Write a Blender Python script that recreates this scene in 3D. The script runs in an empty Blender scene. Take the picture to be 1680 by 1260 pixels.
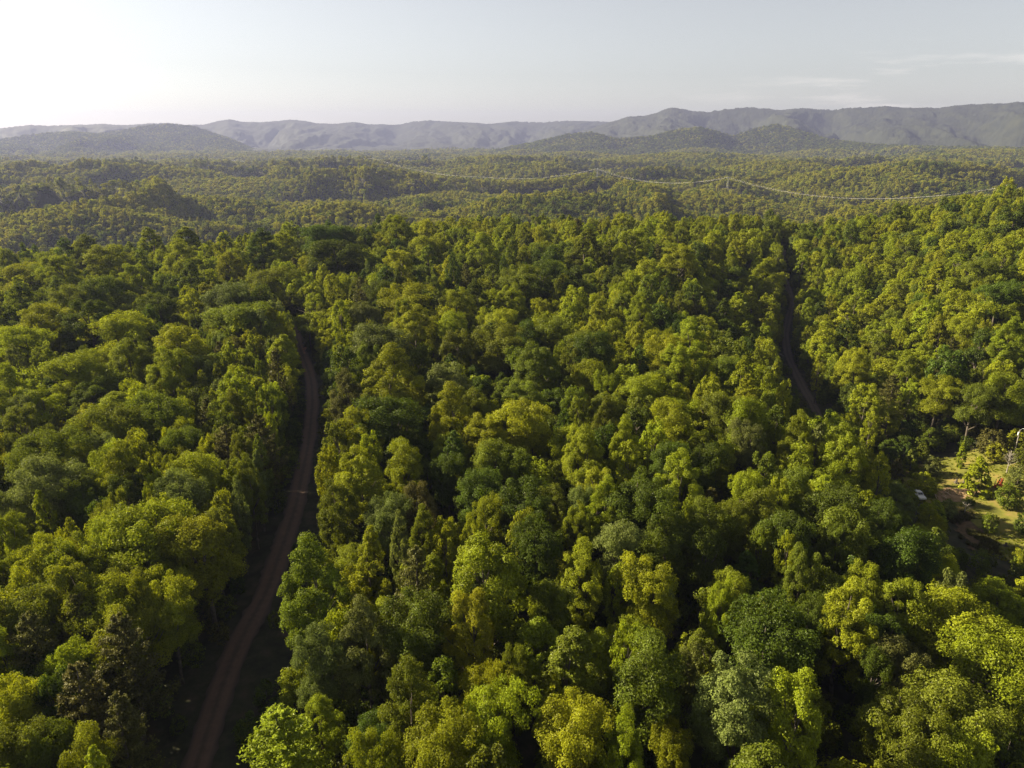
import bpy, math, random
import numpy as np
R = math.radians
rng = np.random.default_rng(7)
random.seed(7)

# ------------------------------------------------------------------ scene, camera, sky, sun, exposure
sc = bpy.context.scene
C = sc.collection
sc.render.engine = 'CYCLES'
cam_d = bpy.data.cameras.new('camera')
cam = bpy.data.objects.new('camera', cam_d)
C.objects.link(cam)
CAM_Z = 75.0
PITCH = R(19.2)
FPX = 1189.0                                   # focal length in pixels of the 1680 px wide photograph
cam.location = (0, 0, CAM_Z)
cam.rotation_euler = (R(90) - PITCH, 0, 0)
cam_d.sensor_width = 36
cam_d.lens = 36 * FPX / 1680
cam_d.clip_start = 1
cam_d.clip_end = 40000
sc.camera = cam

SUN_EL, SUN_AZ = R(28), R(-70)                 # azimuth from +Y (the viewing direction) towards +X
sun_dir = (math.sin(SUN_AZ) * math.cos(SUN_EL), math.cos(SUN_AZ) * math.cos(SUN_EL), math.sin(SUN_EL))
world = bpy.data.worlds.new('World')
sc.world = world
world.use_nodes = True
wn, wl = world.node_tree.nodes, world.node_tree.links
bg = wn['Background']
sky = wn.new('ShaderNodeTexSky')
sky.sky_type = 'NISHITA'
sky.sun_disc = False
sky.sun_elevation = SUN_EL
sky.sun_rotation = SUN_AZ
sky.air_density = 0.9
sky.dust_density = 0.7
sky.ozone_density = 1.6
bg.inputs['Strength'].default_value = 0.05
# thin cloud streaks, low over the mountains on the right
tc = wn.new('ShaderNodeTexCoord')
sep = wn.new('ShaderNodeSeparateXYZ'); wl.new(tc.outputs['Generated'], sep.inputs[0])
def wmath(op, a, b=None, clamp=False):
    n = wn.new('ShaderNodeMath'); n.operation = op; n.use_clamp = clamp
    for i, v in enumerate((a, b)):
        if v is None: continue
        if isinstance(v, (int, float)): n.inputs[i].default_value = v
        else: wl.new(v, n.inputs[i])
    return n.outputs[0]
az = wmath('ARCTAN2', sep.outputs[0], sep.outputs[1])
comb = wn.new('ShaderNodeCombineXYZ')
wl.new(wmath('MULTIPLY', az, 8.0), comb.inputs[0])
wl.new(wmath('MULTIPLY', sep.outputs[2], 62.0), comb.inputs[1])
comb.inputs[2].default_value = 3.7
cn = wn.new('ShaderNodeTexNoise'); cn.inputs['Scale'].default_value = 1.0
cn.inputs['Detail'].default_value = 7; cn.inputs['Roughness'].default_value = 0.62
wl.new(comb.outputs[0], cn.inputs['Vector'])
thr = wmath('MULTIPLY', wmath('SUBTRACT', cn.outputs['Fac'], 0.52), 5.0, True)
el = sep.outputs[2]
band = wmath('MULTIPLY', wmath('MULTIPLY', wmath('SUBTRACT', el, 0.015), 60.0, True),
             wmath('MULTIPLY', wmath('SUBTRACT', 0.10, el), 22.0, True), True)
side = wmath('MULTIPLY', wmath('SUBTRACT', az, 0.18), 3.2, True)
cfac = wmath('MULTIPLY', wmath('MULTIPLY', thr, band), wmath('MULTIPLY', side, 0.30), True)
cmix = wn.new('ShaderNodeMix'); cmix.data_type = 'RGBA'
wl.new(cfac, cmix.inputs['Factor'])
hsv = wn.new('ShaderNodeHueSaturation'); hsv.inputs['Saturation'].default_value = 0.36; hsv.inputs['Value'].default_value = 0.80
wl.new(sky.outputs[0], hsv.inputs['Color'])
tint = wn.new('ShaderNodeMix'); tint.data_type = 'RGBA'; tint.blend_type = 'MULTIPLY'; tint.inputs['Factor'].default_value = 1
tint.inputs[7].default_value = (1.0, 0.968, 0.925, 1)
wl.new(hsv.outputs[0], tint.inputs[6])
wl.new(tint.outputs[2], cmix.inputs[6])
cmix.inputs[7].default_value = (9.6, 8.6, 7.8, 1)
wl.new(cmix.outputs[2], bg.inputs['Color'])

sun_l = bpy.data.lights.new('sun', 'SUN')
sun_l.energy = 5.0
sun_l.angle = R(0.5)
sun_l.color = (1.0, 0.865, 0.60)
sun = bpy.data.objects.new('sun', sun_l)
C.objects.link(sun)
from mathutils import Vector
sun.rotation_euler = Vector(sun_dir).to_track_quat('Z', 'Y').to_euler()
sun.location = (-300, 150, 300)

vs = sc.view_settings
vs.view_transform = 'Standard'
vs.look = 'None'
vs.exposure = 1.88
vs.gamma = 1
vs.use_curve_mapping = False
cy = sc.cycles
cy.max_bounces = 5; cy.diffuse_bounces = 2; cy.glossy_bounces = 1; cy.transmission_bounces = 3
cy.transparent_max_bounces = 8; cy.volume_bounces = 0
cy.caustics_reflective = False; cy.caustics_refractive = False
cy.use_denoising = True
cy.denoiser = 'OPENIMAGEDENOISE'
cy.denoising_prefilter = 'NONE'
cy.denoising_input_passes = 'RGB_ALBEDO_NORMAL'
cy.use_adaptive_sampling = True; cy.adaptive_threshold = 0.01
HAZE = 6.8e-5

# ------------------------------------------------------------------ helpers
COS, SIN = math.cos(PITCH), math.sin(PITCH)
def ray(u, v):
    a, b = (u - 840) / FPX, (630 - v) / FPX
    return a, COS + b * SIN, -SIN + b * COS
def at_y(u, v, y):
    a, b, c = ray(u, v); t = y / b
    return np.array((a * t, y, CAM_Z + c * t))
def project(x, y, z):
    dz = z - CAM_Z
    f = y * COS - dz * SIN
    up = y * SIN + dz * COS
    return 840 + FPX * x / f, 630 - FPX * up / f, f

def sstep(a, b, x):
    t = np.clip((x - a) / (b - a), 0, 1)
    return t * t * (3 - 2 * t)
_tab = np.random.default_rng(11).random((256, 256))
def vnoise(x, y):
    x = np.asarray(x, float); y = np.asarray(y, float)
    xi, yi = np.floor(x), np.floor(y)
    fx, fy = x - xi, y - yi
    fx = fx * fx * fx * (fx * (fx * 6 - 15) + 10); fy = fy * fy * fy * (fy * (fy * 6 - 15) + 10)
    xi = xi.astype(int) & 255; yi = yi.astype(int) & 255
    x1, y1 = (xi + 1) & 255, (yi + 1) & 255
    return ((_tab[xi, yi] * (1 - fx) + _tab[x1, yi] * fx) * (1 - fy) +
            (_tab[xi, y1] * (1 - fx) + _tab[x1, y1] * fx) * fy) * 2 - 1
def fbm(x, y, n=4):
    s, a, t = 0, 1.0, 0
    for i in range(n):
        s = s + a * vnoise(x * 2 ** i + 17.3 * i, y * 2 ** i + 5.1 * i); t += a; a *= 0.5
    return s / t

# ------------------------------------------------------------------ terrain
VALLEY_Y = [0, 60, 140, 230, 310, 370, 450, 520]
VALLEY_X = [70, 85, 118, 108, 122, 150, 185, 210]
HILLS = []
for u, v, d, sx, sy in [(830, 256, 3000, 420, 420), (1290, 265, 2350, 330, 200), (1520, 264, 2300, 380, 220), (1195, 300, 1800, 120, 90),
                        (975, 292, 2150, 130, 200), (600, 268, 2750, 380, 300), (360, 292, 2000, 420, 220),
                        (130, 338, 1080, 210, 110), (330, 322, 1350, 260, 120), (930, 318, 1250, 300, 130),
                        (560, 330, 1150, 170, 100), (1150, 316, 1450, 220, 130), (1660, 318, 1150, 190, 170),
                        (1440, 336, 1080, 130, 90), (100, 285, 2600, 500, 260), (1150, 252, 3300, 700, 300), (1620, 246, 3300, 600, 350),
                        (740, 312, 1750, 170, 150),
                        (450, 258, 3300, 300, 160), (950, 250, 3900, 420, 200), (200, 262, 3700, 420, 180), (700, 254, 4300, 500, 200), (1350, 247, 4300, 420, 220),
                        (1560, 254, 2900, 300, 150), (60, 300, 1750, 240, 130), (1080, 286, 2000, 200, 120), (280, 268, 2900, 260, 120), (20, 272, 3100, 260, 160),
                        (1500, 242, 4400, 330, 180), (1150, 245, 4500, 280, 180), (300, 255, 4400, 380, 180), (860, 246, 4500, 240, 160), (560, 253, 4500, 230, 150), (60, 257, 4400, 280, 160)]:
    p = at_y(u, v, d); HILLS.append((p[0], d, p[2] - 18, sx, sy))
BASE = -112.0
PADS = []
CAP = np.zeros((0, 3))
TW = [(1652, 303, 1300), (1195, 289, 1750), (980, 275, 2150), (796, 289, 2350), (612, 258, 2850), (380, 262, 3500)]
def h(x, y):
    x = np.asarray(x, float); y = np.asarray(y, float)
    near = 8 * sstep(230, 450, y) + 2.2 * fbm(x / 60, y / 60, 3)
    xv = np.interp(y, VALLEY_Y, VALLEY_X)
    d = x - xv
    w = np.where(d < 0, 40.0, 55.0)
    near = near - 20 * np.exp(-(d / w) ** 2) * (1 - 0.7 * sstep(330, 470, y))
    near = near + 18 * sstep(15, 190, d) * sstep(120, 420, y) - 11 * sstep(-40, -260, x) * sstep(180, 390, y)
    back = sstep(-60, -500, y)
    if np.max(y) < 375: return near * (1 - back) + (BASE * 0.5) * back
    edge = np.interp(x, [-400, -150, 0, 120, 300, 600], [375, 395, 440, 455, 490, 540])
    drop = sstep(0, 330, y - edge)
    wx = x + 60 * vnoise(x / 300, y / 300 + 9); wy = y + 60 * vnoise(x / 300 + 4, y / 300)
    rid = 1 - np.abs(vnoise(wx / 430 + 3, wy / 185)) * 2.2
    rid2 = 1 - np.abs(vnoise(wx / 130 + 8, wy / 120 + 2)) * 2.0
    amp = sstep(650, 1350, y) * (1 - 0.55 * sstep(2400, 3600, y))
    far = BASE + amp * (72 * rid + 20 * rid2 + 22 * fbm(x / 500 + 3, y / 420, 2))
    f5 = 5 * fbm(x / 160, y / 160, 3)
    for hx, hy, hz, sx, sy in HILLS:
        g = np.exp(-((x - hx) / sx) ** 2 - ((y - hy) / sy) ** 2)
        far = np.maximum(far, BASE + (hz - BASE) * g + f5 * np.sqrt(g))
    for px, py, dz in PADS:
        far = far + dz * np.exp(-((x - px) ** 2 + (y - py) ** 2) / 130 ** 2)
    if len(CAP):
        rr_ = np.hypot(x, y); th_ = np.arctan2(x, y)
        e = np.interp(th_, CAP[:, 0], CAP[:, 1]); rw = np.interp(th_, CAP[:, 0], CAP[:, 2])
        cap = CAM_Z + e * rr_ - 23 + np.maximum(rr_ - rw - 30, 0) * 0.35
        cap = cap + np.where((th_ < CAP[0, 0]) | (th_ > CAP[-1, 0]), 1e4, 0)
        far = np.where(rr_ > 620, np.minimum(far, cap), far)
    return near * (1 - drop) * (1 - back) + far * drop + (BASE * 0.5) * back

for u, v, d in TW:                        # the pylons stand on ground 36 m below their tops
    p = at_y(u, v, d); PADS.append((p[0], d, 0.0))
PAD_Z = [at_y(u, v, d)[2] - 36 for u, v, d in TW]
SAG = [33, 24, 14, 16, 14]
for k in range(len(TW) - 1):               # and the wires hang clear of the trees between them
    a, b = at_y(*TW[k]), at_y(*TW[k + 1])
    for s in (0.25, 0.5, 0.75):
        q = a + (b - a) * s; PADS.append((q[0], q[1], 0.0)); PAD_Z.append(q[2] - SAG[k] * 4 * s * (1 - s) - 30)
cap = []
for k in range(len(TW) - 2):
    a, b = at_y(*TW[k]), at_y(*TW[k + 1])
    for s in np.linspace(0, 1, 24, endpoint=False):
        q = a + (b - a) * s; q[2] -= SAG[k] * 4 * s * (1 - s) + 3
        rq = math.hypot(q[0], q[1]); cap.append((math.atan2(q[0], q[1]), (q[2] - CAM_Z) / rq, rq))
CAP = np.array(sorted(cap))
for it in range(12):
    PADS = [(x, y, dz + 0.6 * (min(0.0, zz - float(h(x, y))) if i >= len(TW) else zz - float(h(x, y)))) for i, ((x, y, dz), zz) in enumerate(zip(PADS, PAD_Z))]
def ground_hit(u, v, dz=0.0):
    a, b, c = ray(u, v)
    t = np.linspace(30, 380, 4000)
    if CAM_Z + c * 370 > 30 or c > -0.16: t = np.linspace(200, 900, 5000)
    f = CAM_Z + c * t - (h(a * t, b * t) + dz)
    k = np.argmax(f < 0)
    if f[k] >= 0: k = len(t) - 1
    return np.array((a * t[k], b * t[k], float(h(a * t[k], b * t[k]))))

# ------------------------------------------------------------------ materials
def new_mat(name):
    m = bpy.data.materials.new(name); m.use_nodes = True
    nt = m.node_tree; nt.nodes.clear()
    out = nt.nodes.new('ShaderNodeOutputMaterial')
    return m, nt, nt.nodes, nt.links, out
def noise_mat(name, c1, c2, scale, rough=0.9, detail=6, c3=None, spec=0.2, bump=0.0):
    m, nt, N, L, out = new_mat(name)
    b = N.new('ShaderNodeBsdfPrincipled'); b.inputs['Roughness'].default_value = rough
    b.inputs['Specular IOR Level'].default_value = spec
    g = N.new('ShaderNodeNewGeometry'); n = N.new('ShaderNodeTexNoise')
    n.inputs['Scale'].default_value = scale; n.inputs['Detail'].default_value = detail; n.inputs['Roughness'].default_value = 0.65
    L.new(g.outputs['Position'], n.inputs['Vector'])
    r = N.new('ShaderNodeValToRGB')
    r.color_ramp.elements[0].position = 0.34; r.color_ramp.elements[0].color = (*c1, 1)
    r.color_ramp.elements[1].position = 0.66; r.color_ramp.elements[1].color = (*c2, 1)
    if c3:
        e = r.color_ramp.elements.new(0.5); e.color = (*c3, 1)
    L.new(n.outputs['Fac'], r.inputs[0]); L.new(r.outputs[0], b.inputs['Base Color'])
    if bump:
        bp = N.new('ShaderNodeBump'); bp.inputs['Strength'].default_value = 0.6; bp.inputs['Distance'].default_value = bump
        L.new(n.outputs['Fac'], bp.inputs['Height']); L.new(bp.outputs[0], b.inputs['Normal'])
    L.new(b.outputs[0], out.inputs[0])
    return m
TONES = {                                  # leaf albedo, translucent tint
    'Y': ((0.182, 0.208, 0.009), (0.285, 0.30, 0.007)),
    'G': ((0.108, 0.134, 0.010), (0.170, 0.192, 0.008)),
    'D': ((0.062, 0.090, 0.008), (0.098, 0.128, 0.006)),
    'S': ((0.128, 0.150, 0.034), (0.140, 0.165, 0.024)),
    'B': ((0.092, 0.090, 0.020), (0.095, 0.090, 0.014)),
    'H': ((0.235, 0.235, 0.016), (0.34, 0.33, 0.014)),
    'O': ((0.192, 0.200, 0.010), (0.29, 0.29, 0.008)),
}
def leaf_mat(name, tones, trans=0.34):
    """Leaf shader. tones: one tone, or a weighted list picked per tree."""
    m, nt, N, L, out = new_mat(name)
    at = N.new('ShaderNodeAttribute'); at.attribute_name = 'leaf_tint'
    oi = N.new('ShaderNodeObjectInfo')
    def ramp(which):
        r = N.new('ShaderNodeValToRGB'); r.color_ramp.interpolation = 'CONSTANT' if len(tones) > 1 else 'LINEAR'
        els = r.color_ramp.elements
        pos = 0.0
        for i, (t, w) in enumerate(tones):
            e = els[0] if i == 0 else els.new(pos)
            e.position = pos; e.color = (*TONES[t][which], 1); pos += w
        while len(els) > len(tones): els.remove(els[-1])
        L.new(oi.outputs['Random'], r.inputs[0])
        return r.outputs[0]
    # tree to tree and leaf to leaf brightness
    mul = N.new('ShaderNodeMath'); mul.operation = 'MULTIPLY'; mul.inputs[1].default_value = 13.37
    L.new(oi.outputs['Random'], mul.inputs[0])
    fr = N.new('ShaderNodeMath'); fr.operation = 'FRACT'; L.new(mul.outputs[0], fr.inputs[0])
    mr = N.new('ShaderNodeMapRange'); mr.inputs[3].default_value = 0.82; mr.inputs[4].default_value = 1.18
    L.new(fr.outputs[0], mr.inputs[0])
    ml = N.new('ShaderNodeMapRange'); ml.inputs[3].default_value = 0.5; ml.inputs[4].default_value = 1.55
    L.new(at.outputs['Fac'], ml.inputs[0])
    bm = N.new('ShaderNodeMath'); bm.operation = 'MULTIPLY'
    L.new(mr.outputs[0], bm.inputs[0]); L.new(ml.outputs[0], bm.inputs[1])
    hs = N.new('ShaderNodeMapRange'); hs.inputs[3].default_value = 0.488; hs.inputs[4].default_value = 0.515
    m2 = N.new('ShaderNodeMath'); m2.operation = 'MULTIPLY'; m2.inputs[1].default_value = 7.77
    L.new(oi.outputs['Random'], m2.inputs[0])
    f2 = N.new('ShaderNodeMath'); f2.operation = 'FRACT'; L.new(m2.outputs[0], f2.inputs[0]); L.new(f2.outputs[0], hs.inputs[0])
    def tinted(c):
        hv = N.new('ShaderNodeHueSaturation'); L.new(c, hv.inputs['Color']); L.new(bm.outputs[0], hv.inputs['Value']); L.new(hs.outputs[0], hv.inputs['Hue'])
        return hv.outputs[0]
    d = N.new('ShaderNodeBsdfDiffuse'); t = N.new('ShaderNodeBsdfTranslucent'); g = N.new('ShaderNodeBsdfGlossy')
    g.inputs['Roughness'].default_value = 0.45; g.inputs['Color'].default_value = (0.9, 0.9, 0.8, 1)
    L.new(tinted(ramp(0)), d.inputs['Color']); L.new(tinted(ramp(1)), t.inputs['Color'])
    mx = N.new('ShaderNodeMixShader'); mx.inputs[0].default_value = trans
    L.new(d.outputs[0], mx.inputs[1]); L.new(t.outputs[0], mx.inputs[2])
    m3 = N.new('ShaderNodeMixShader'); m3.inputs[0].default_value = 0.010
    L.new(mx.outputs[0], m3.inputs[1]); L.new(g.outputs[0], m3.inputs[2])
    L.new(m3.outputs[0], out.inputs[0])
    return m
M_LEAF = {k: leaf_mat('leaf_' + n, [(k, 1.0)]) for k, n in
          dict(Y='yellow_green', G='mid_green', D='dark_green', S='silver_green', B='brown', O='golden').items()}
M_MIXB = leaf_mat('leaf_mixed_bright', [('H', .55), ('O', .12), ('Y', .13), ('H', .2)])
M_MIX = leaf_mat('leaf_mixed_deep', [('G', .35), ('D', .25), ('Y', .15), ('G', .2), ('B', .05)])
M_UNDER = leaf_mat('leaf_understory', [('G', .4), ('D', .4), ('B', .2)])
M_BARK = noise_mat('bark', (0.05, 0.04, 0.03), (0.13, 0.11, 0.09), 1.6, bump=0.05)
M_PALEBARK = noise_mat('pale_bark', (0.16, 0.14, 0.12), (0.32, 0.29, 0.25), 1.2)
M_FLOOR = noise_mat('forest_floor', (0.020, 0.017, 0.010), (0.062, 0.046, 0.028), 0.35, c3=(0.03, 0.034, 0.014))
M_FARHILL = noise_mat('canopy_cover', (0.009, 0.013, 0.008), (0.026, 0.030, 0.014), 0.012, detail=10, c3=(0.016, 0.020, 0.010))
M_WOOD = noise_mat('weathered_wood', (0.14, 0.12, 0.10), (0.30, 0.27, 0.23), 2.5)
M_STEEL = noise_mat('galvanised_steel', (0.32, 0.33, 0.34), (0.48, 0.49, 0.50), 0.8, rough=0.55, spec=0.5)
M_WIRE = noise_mat('aluminium_wire', (0.60, 0.58, 0.54), (0.70, 0.68, 0.64), 0.05, rough=0.4, spec=0.6)

# ------------------------------------------------------------------ mesh building
def mesh_np(name, verts, faces, mats, midx=None, smooth=False, attr=None):
    """verts (n,3); faces: list of (m,k) int arrays."""
    me = bpy.data.meshes.new(name)
    verts = np.ascontiguousarray(verts, np.float32)
    me.vertices.add(len(verts)); me.vertices.foreach_set('co', verts.ravel())
    faces = [np.asarray(f, np.int32) for f in faces if len(f)]
    loops = np.concatenate([f.ravel() for f in faces])
    tot = np.concatenate([np.full(len(f), f.shape[1], np.int32) for f in faces])
    start = np.concatenate(([0], np.cumsum(tot)[:-1])).astype(np.int32)
    me.loops.add(len(loops)); me.loops.foreach_set('vertex_index', loops)
    me.polygons.add(len(tot)); me.polygons.foreach_set('loop_start', start)
    me.polygons.foreach_set('loop_total', tot)
    if midx is not None: me.polygons.foreach_set('material_index', np.asarray(midx, np.int32))
    me.polygons.foreach_set('use_smooth', np.full(len(tot), bool(smooth)))
    for m in (mats if isinstance(mats, (list, tuple)) else [mats]): me.materials.append(m)
    if attr is not None:
        a = me.attributes.new('leaf_tint', 'FLOAT', 'POINT'); a.data.foreach_set('value', np.asarray(attr, np.float32))
    me.update(calc_edges=True)
    return me
class MB:
    def __init__(s): s.v = []; s.f = []; s.n = 0
    def add(s, v, f):
        for a in f: s.f.append(np.asarray(a, int) + s.n)
        s.v.append(np.asarray(v, float)); s.n += len(v)
    def tube(s, pts, rad, k=6, cap=True):
        pts = np.asarray(pts, float); n = len(pts)
        rad = np.broadcast_to(np.asarray(rad, float), (n,))
        d = np.gradient(pts, axis=0); d /= np.linalg.norm(d, axis=1)[:, None] + 1e-9
        ref = np.array((0, 0, 1.0)) if abs(d[0][2]) < 0.9 else np.array((1.0, 0, 0))
        a = np.cross(d, ref); a /= np.linalg.norm(a, axis=1)[:, None] + 1e-9
        b = np.cross(d, a)
        th = np.arange(k) * 2 * math.pi / k
        v = (pts[:, None, :] + rad[:, None, None] * (np.cos(th)[None, :, None] * a[:, None, :] + np.sin(th)[None, :, None] * b[:, None, :])).reshape(-1, 3)
        i = np.arange(n - 1)[:, None] * k + np.arange(k)[None, :]
        j = np.arange(n - 1)[:, None] * k + (np.arange(k)[None, :] + 1) % k
        q = np.stack((i, j, j + k, i + k), -1).reshape(-1, 4)
        fs = [q]
        if cap: fs.append(np.array([[(n - 1) * k + x for x in range(k)]])); fs.append(np.array([list(range(k))[::-1]]))
        s.add(v, fs)
    def box(s, c, size, rz=0.0, taper=1.0, rx=0.0):
        x, y, z = np.asarray(size, float) / 2
        v = np.array([(-x, -y, -z), (x, -y, -z), (x, y, -z), (-x, y, -z), (-x * taper, -y * taper, z), (x * taper, -y * taper, z), (x * taper, y * taper, z), (-x * taper, y * taper, z)])
        if rx:
            c0, s0 = math.cos(rx), math.sin(rx); v = np.stack((v[:, 0], v[:, 1] * c0 - v[:, 2] * s0, v[:, 1] * s0 + v[:, 2] * c0), -1)
        c1, s1 = math.cos(rz), math.sin(rz)
        v = np.stack((v[:, 0] * c1 - v[:, 1] * s1, v[:, 0] * s1 + v[:, 1] * c1, v[:, 2]), -1) + np.asarray(c)
        s.add(v, [[(0, 3, 2, 1), (4, 5, 6, 7), (0, 1, 5, 4), (1, 2, 6, 5), (2, 3, 7, 6), (3, 0, 4, 7)]])
    def mesh(s, name, mat, smooth=False):
        by = {}
        for a in s.f: by.setdefault(a.shape[1], []).append(a)
        return mesh_np(name, np.concatenate(s.v), [np.concatenate(by[k]) for k in by], mat, smooth=smooth)
def link(name, data, parent=None, loc=None, **props):
    o = bpy.data.objects.new(name, data); C.objects.link(o)
    if parent is not None: o.parent = parent
    if loc is not None: o.location = loc
    for k, v in props.items():
        if v: o[k] = v
    return o
def thing(name, label, cat, loc, rz=0, group=None):
    o = link(name, None, loc=loc, label=label, category=cat, group=group)
    o.rotation_euler = (0, 0, rz)
    o.empty_display_size = 0.5
    return o

# ------------------------------------------------------------------ ground and mountains
def polar(th, r, zf):
    T, Rr = np.meshgrid(th, r, indexing='ij')
    X, Y = Rr * np.sin(T), Rr * np.cos(T)
    Z = zf(X, Y)
    V = np.stack((X, Y, Z), -1).reshape(-1, 3)
    n = len(r)
    i = (np.arange(len(th) - 1)[:, None] * n + np.arange(n - 1)[None, :])
    Q = np.stack((i, i + n, i + n + 1, i + 1), -1).reshape(-1, 4)
    return V, Q
def ground_z(x, y):
    z = h(x, y)
    r = np.hypot(x, y)
    rough = sstep(3200, 4300, r)
    return z + rough * (9 + 5 * rng.random(np.shape(x)))
th = np.concatenate((np.linspace(-math.pi, -0.95, 40)[:-1], np.linspace(-0.95, 0.95, 420), np.linspace(0.95, math.pi, 40)[1:]))
rr = np.concatenate(([0.0], np.geomspace(12, 600, 190), np.geomspace(610, 10900, 230)))
V, Q = polar(th, rr, ground_z)
link('ground', mesh_np('ground', V, [Q], M_FLOOR, smooth=True), kind='structure', label='leaf litter forest floor')
me = bpy.data.objects['ground'].data
me.materials.append(M_FARHILL)
cen = V[Q].mean(1); rc = np.hypot(cen[:, 0], cen[:, 1])
me.polygons.foreach_set('material_index', (rc > 3300).astype(np.int32))
GROUND_MIN = float(V[:, 2].min())

SLOPES = []
def ridge_field(name, crest, r0, front, back, rlim, nth, nr, label, spur, seed, umin=-190, umax=1870, foot=-105.0):
    """A forested mountain ridge: crest height over azimuth, spurs and gullies running down from it."""
    us = np.array([c[0] for c in crest], float); vs_ = np.array([c[1] for c in crest], float)
    tt = np.array([math.atan2(ray(u, v)[0], ray(u, v)[1]) for u, v in crest])
    el = np.array([(ray(u, v)[2] / math.hypot(ray(u, v)[0], ray(u, v)[1])) for u, v in crest])
    ths = np.linspace(math.atan2(umin - 840, FPX * 1.063), math.atan2(umax - 840, FPX * 1.063), nth)
    rs = np.linspace(r0 - front * 1.25, r0 + back, nr)
    T, Rr = np.meshgrid(ths, rs, indexing='ij')
    e = np.interp(T, tt, el)
    rc_ = r0 + 350 * fbm(T * 6 + seed, T * 0 + seed, 3)
    zc = CAM_Z + e * rc_ - 10
    arc = T * r0
    d = (Rr - rc_)
    w = np.where(d < 0, front, back)
    x = np.clip(np.abs(d) / w, 0, 1)
    prof = (1 - x) ** 1.45
    wob = 420 * fbm(Rr / 900 + seed, arc / 900, 3)
    skew = 0.55 * vnoise(arc / 1500 + seed, 0.5) * d                                  # spurs run obliquely down the slope
    sp = 0.5 + 0.9 * vnoise((arc + wob + skew) / 430 + seed, Rr / 3000 + seed) + 0.25 * vnoise((arc + wob) / 240 + seed, Rr / 1500)
    sp2 = 0.5 + 0.8 * fbm((arc + wob * .6 + skew) / 170 + seed * 2, Rr / 600 + seed, 3)
    k = np.sin(np.clip(x, 0, 1) * math.pi) ** 0.8
    Z = foot + (zc - foot) * prof + (zc - foot) * k * (0.75 * spur * (sp - 0.5) + spur * 0.38 * (sp2 - 0.5))
    Z = Z + 7 * rng.random(Z.shape) + 12 * fbm(arc / 90 + seed, Rr / 120, 3) * np.clip(x * 8, 0, 1)
    X, Y = Rr * np.sin(T), Rr * np.cos(T)
    Vm = np.stack((X, Y, Z), -1).reshape(-1, 3)
    i = (np.arange(nth - 1)[:, None] * nr + np.arange(nr - 1)[None, :])
    Qm = np.stack((i, i + nr, i + nr + 1, i + 1), -1).reshape(-1, 4)
    if r0 < 7500: SLOPES.append(Vm.reshape(nth, nr, 3)[:, rs < r0 + 350].reshape(-1, 3))
    link(name, mesh_np(name, Vm, [Qm], M_FARHILL, smooth=True), kind='structure', label=label)
    return float(Z.max())
ztop = 0
FAR = [(-200, 212), (-60, 210), (0, 209), (50, 203.5), (77, 204.5), (119, 204), (167, 202), (208, 204), (250, 201), (274, 200.5), (298, 203.5), (333, 203), (357, 197), (375, 194), (399, 199),
       (428, 200), (452, 198), (476, 195), (500, 197), (518, 200.5), (548, 202), (583, 199), (607, 203), (643, 203), (660, 202), (678, 198), (708, 195.5), (744, 199), (774, 201), (798, 203), (821, 201),
       (845, 198), (893, 199), (928, 197), (976, 198), (1000, 199), (1100, 200), (1300, 205), (1900, 205)]
NEARR = [(-200, 330), (820, 300), (900, 240), (960, 212), (1000, 199.5), (1015, 195), (1030, 190), (1060, 188), (1077, 184), (1090, 178), (1102, 175), (1120, 177.5), (1135, 181), (1160, 182), (1190, 177),
         (1225, 174.5), (1255, 176), (1280, 179), (1315, 176), (1370, 178), (1385, 175), (1420, 174), (1455, 172), (1485, 175.5), (1525, 175), (1540, 176), (1565, 172), (1610, 171.5), (1650, 171), (1680, 168), (1900, 166)]
FRONT = [(-200, 240), (0, 228), (40, 222), (80, 217), (120, 216), (160, 219), (195, 214), (235, 206), (280, 202), (315, 206), (340, 214), (375, 226), (430, 250), (500, 262), (1900, 275)]
MID = [(-200, 275), (480, 268), (600, 262), (700, 258), (800, 250), (860, 236), (930, 220), (970, 216), (1010, 226), (1060, 224), (1120, 211), (1150, 209), (1200, 222),
       (1240, 210), (1275, 203), (1310, 212), (1360, 228), (1420, 236), (1500, 240), (1900, 244)]
ztop = max(ztop, ridge_field('far_mountains', FAR, 9800, 2600, 500, 0, 800, 120, 'hazy blue far mountain ridge along the skyline on the left', 0.62, 3.3))
ztop = max(ztop, ridge_field('right_mountains', NEARR, 7800, 2600, 500, 0, 700, 170, 'high forested mountain ridge with rounded summits on the right', 0.64, 8.1, umin=800))
ztop = max(ztop, ridge_field('left_mountains', FRONT, 7300, 2000, 600, 0, 440, 140, 'forested mountain with long spurs on the left', 0.55, 5.7, umax=520))
ztop = max(ztop, ridge_field('foothills', MID, 5300, 1000, 600, 0, 700, 100, 'low forested foothills in front of the mountains', 0.5, 1.9, umin=470))

# ------------------------------------------------------------------ haze (the air)
mh, nt, N, L, out = new_mat('air')
pv = N.new('ShaderNodeVolumePrincipled')
pv.inputs['Color'].default_value = (0.335, 0.375, 0.62, 1)
pv.inputs['Density'].default_value = HAZE
pv.inputs['Anisotropy'].default_value = 0.2
L.new(pv.outputs[0], out.inputs['Volume'])
mb = MB()
ZB, ZT = GROUND_MIN - 1.5, max(ztop, CAM_Z) + 12
mb.box((0, 0, (ZB + ZT) / 2), (21900, 21900, ZT - ZB))
link('haze', mb.mesh('haze', mh), kind='stuff', label='pale haze in the air over the hills')

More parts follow.
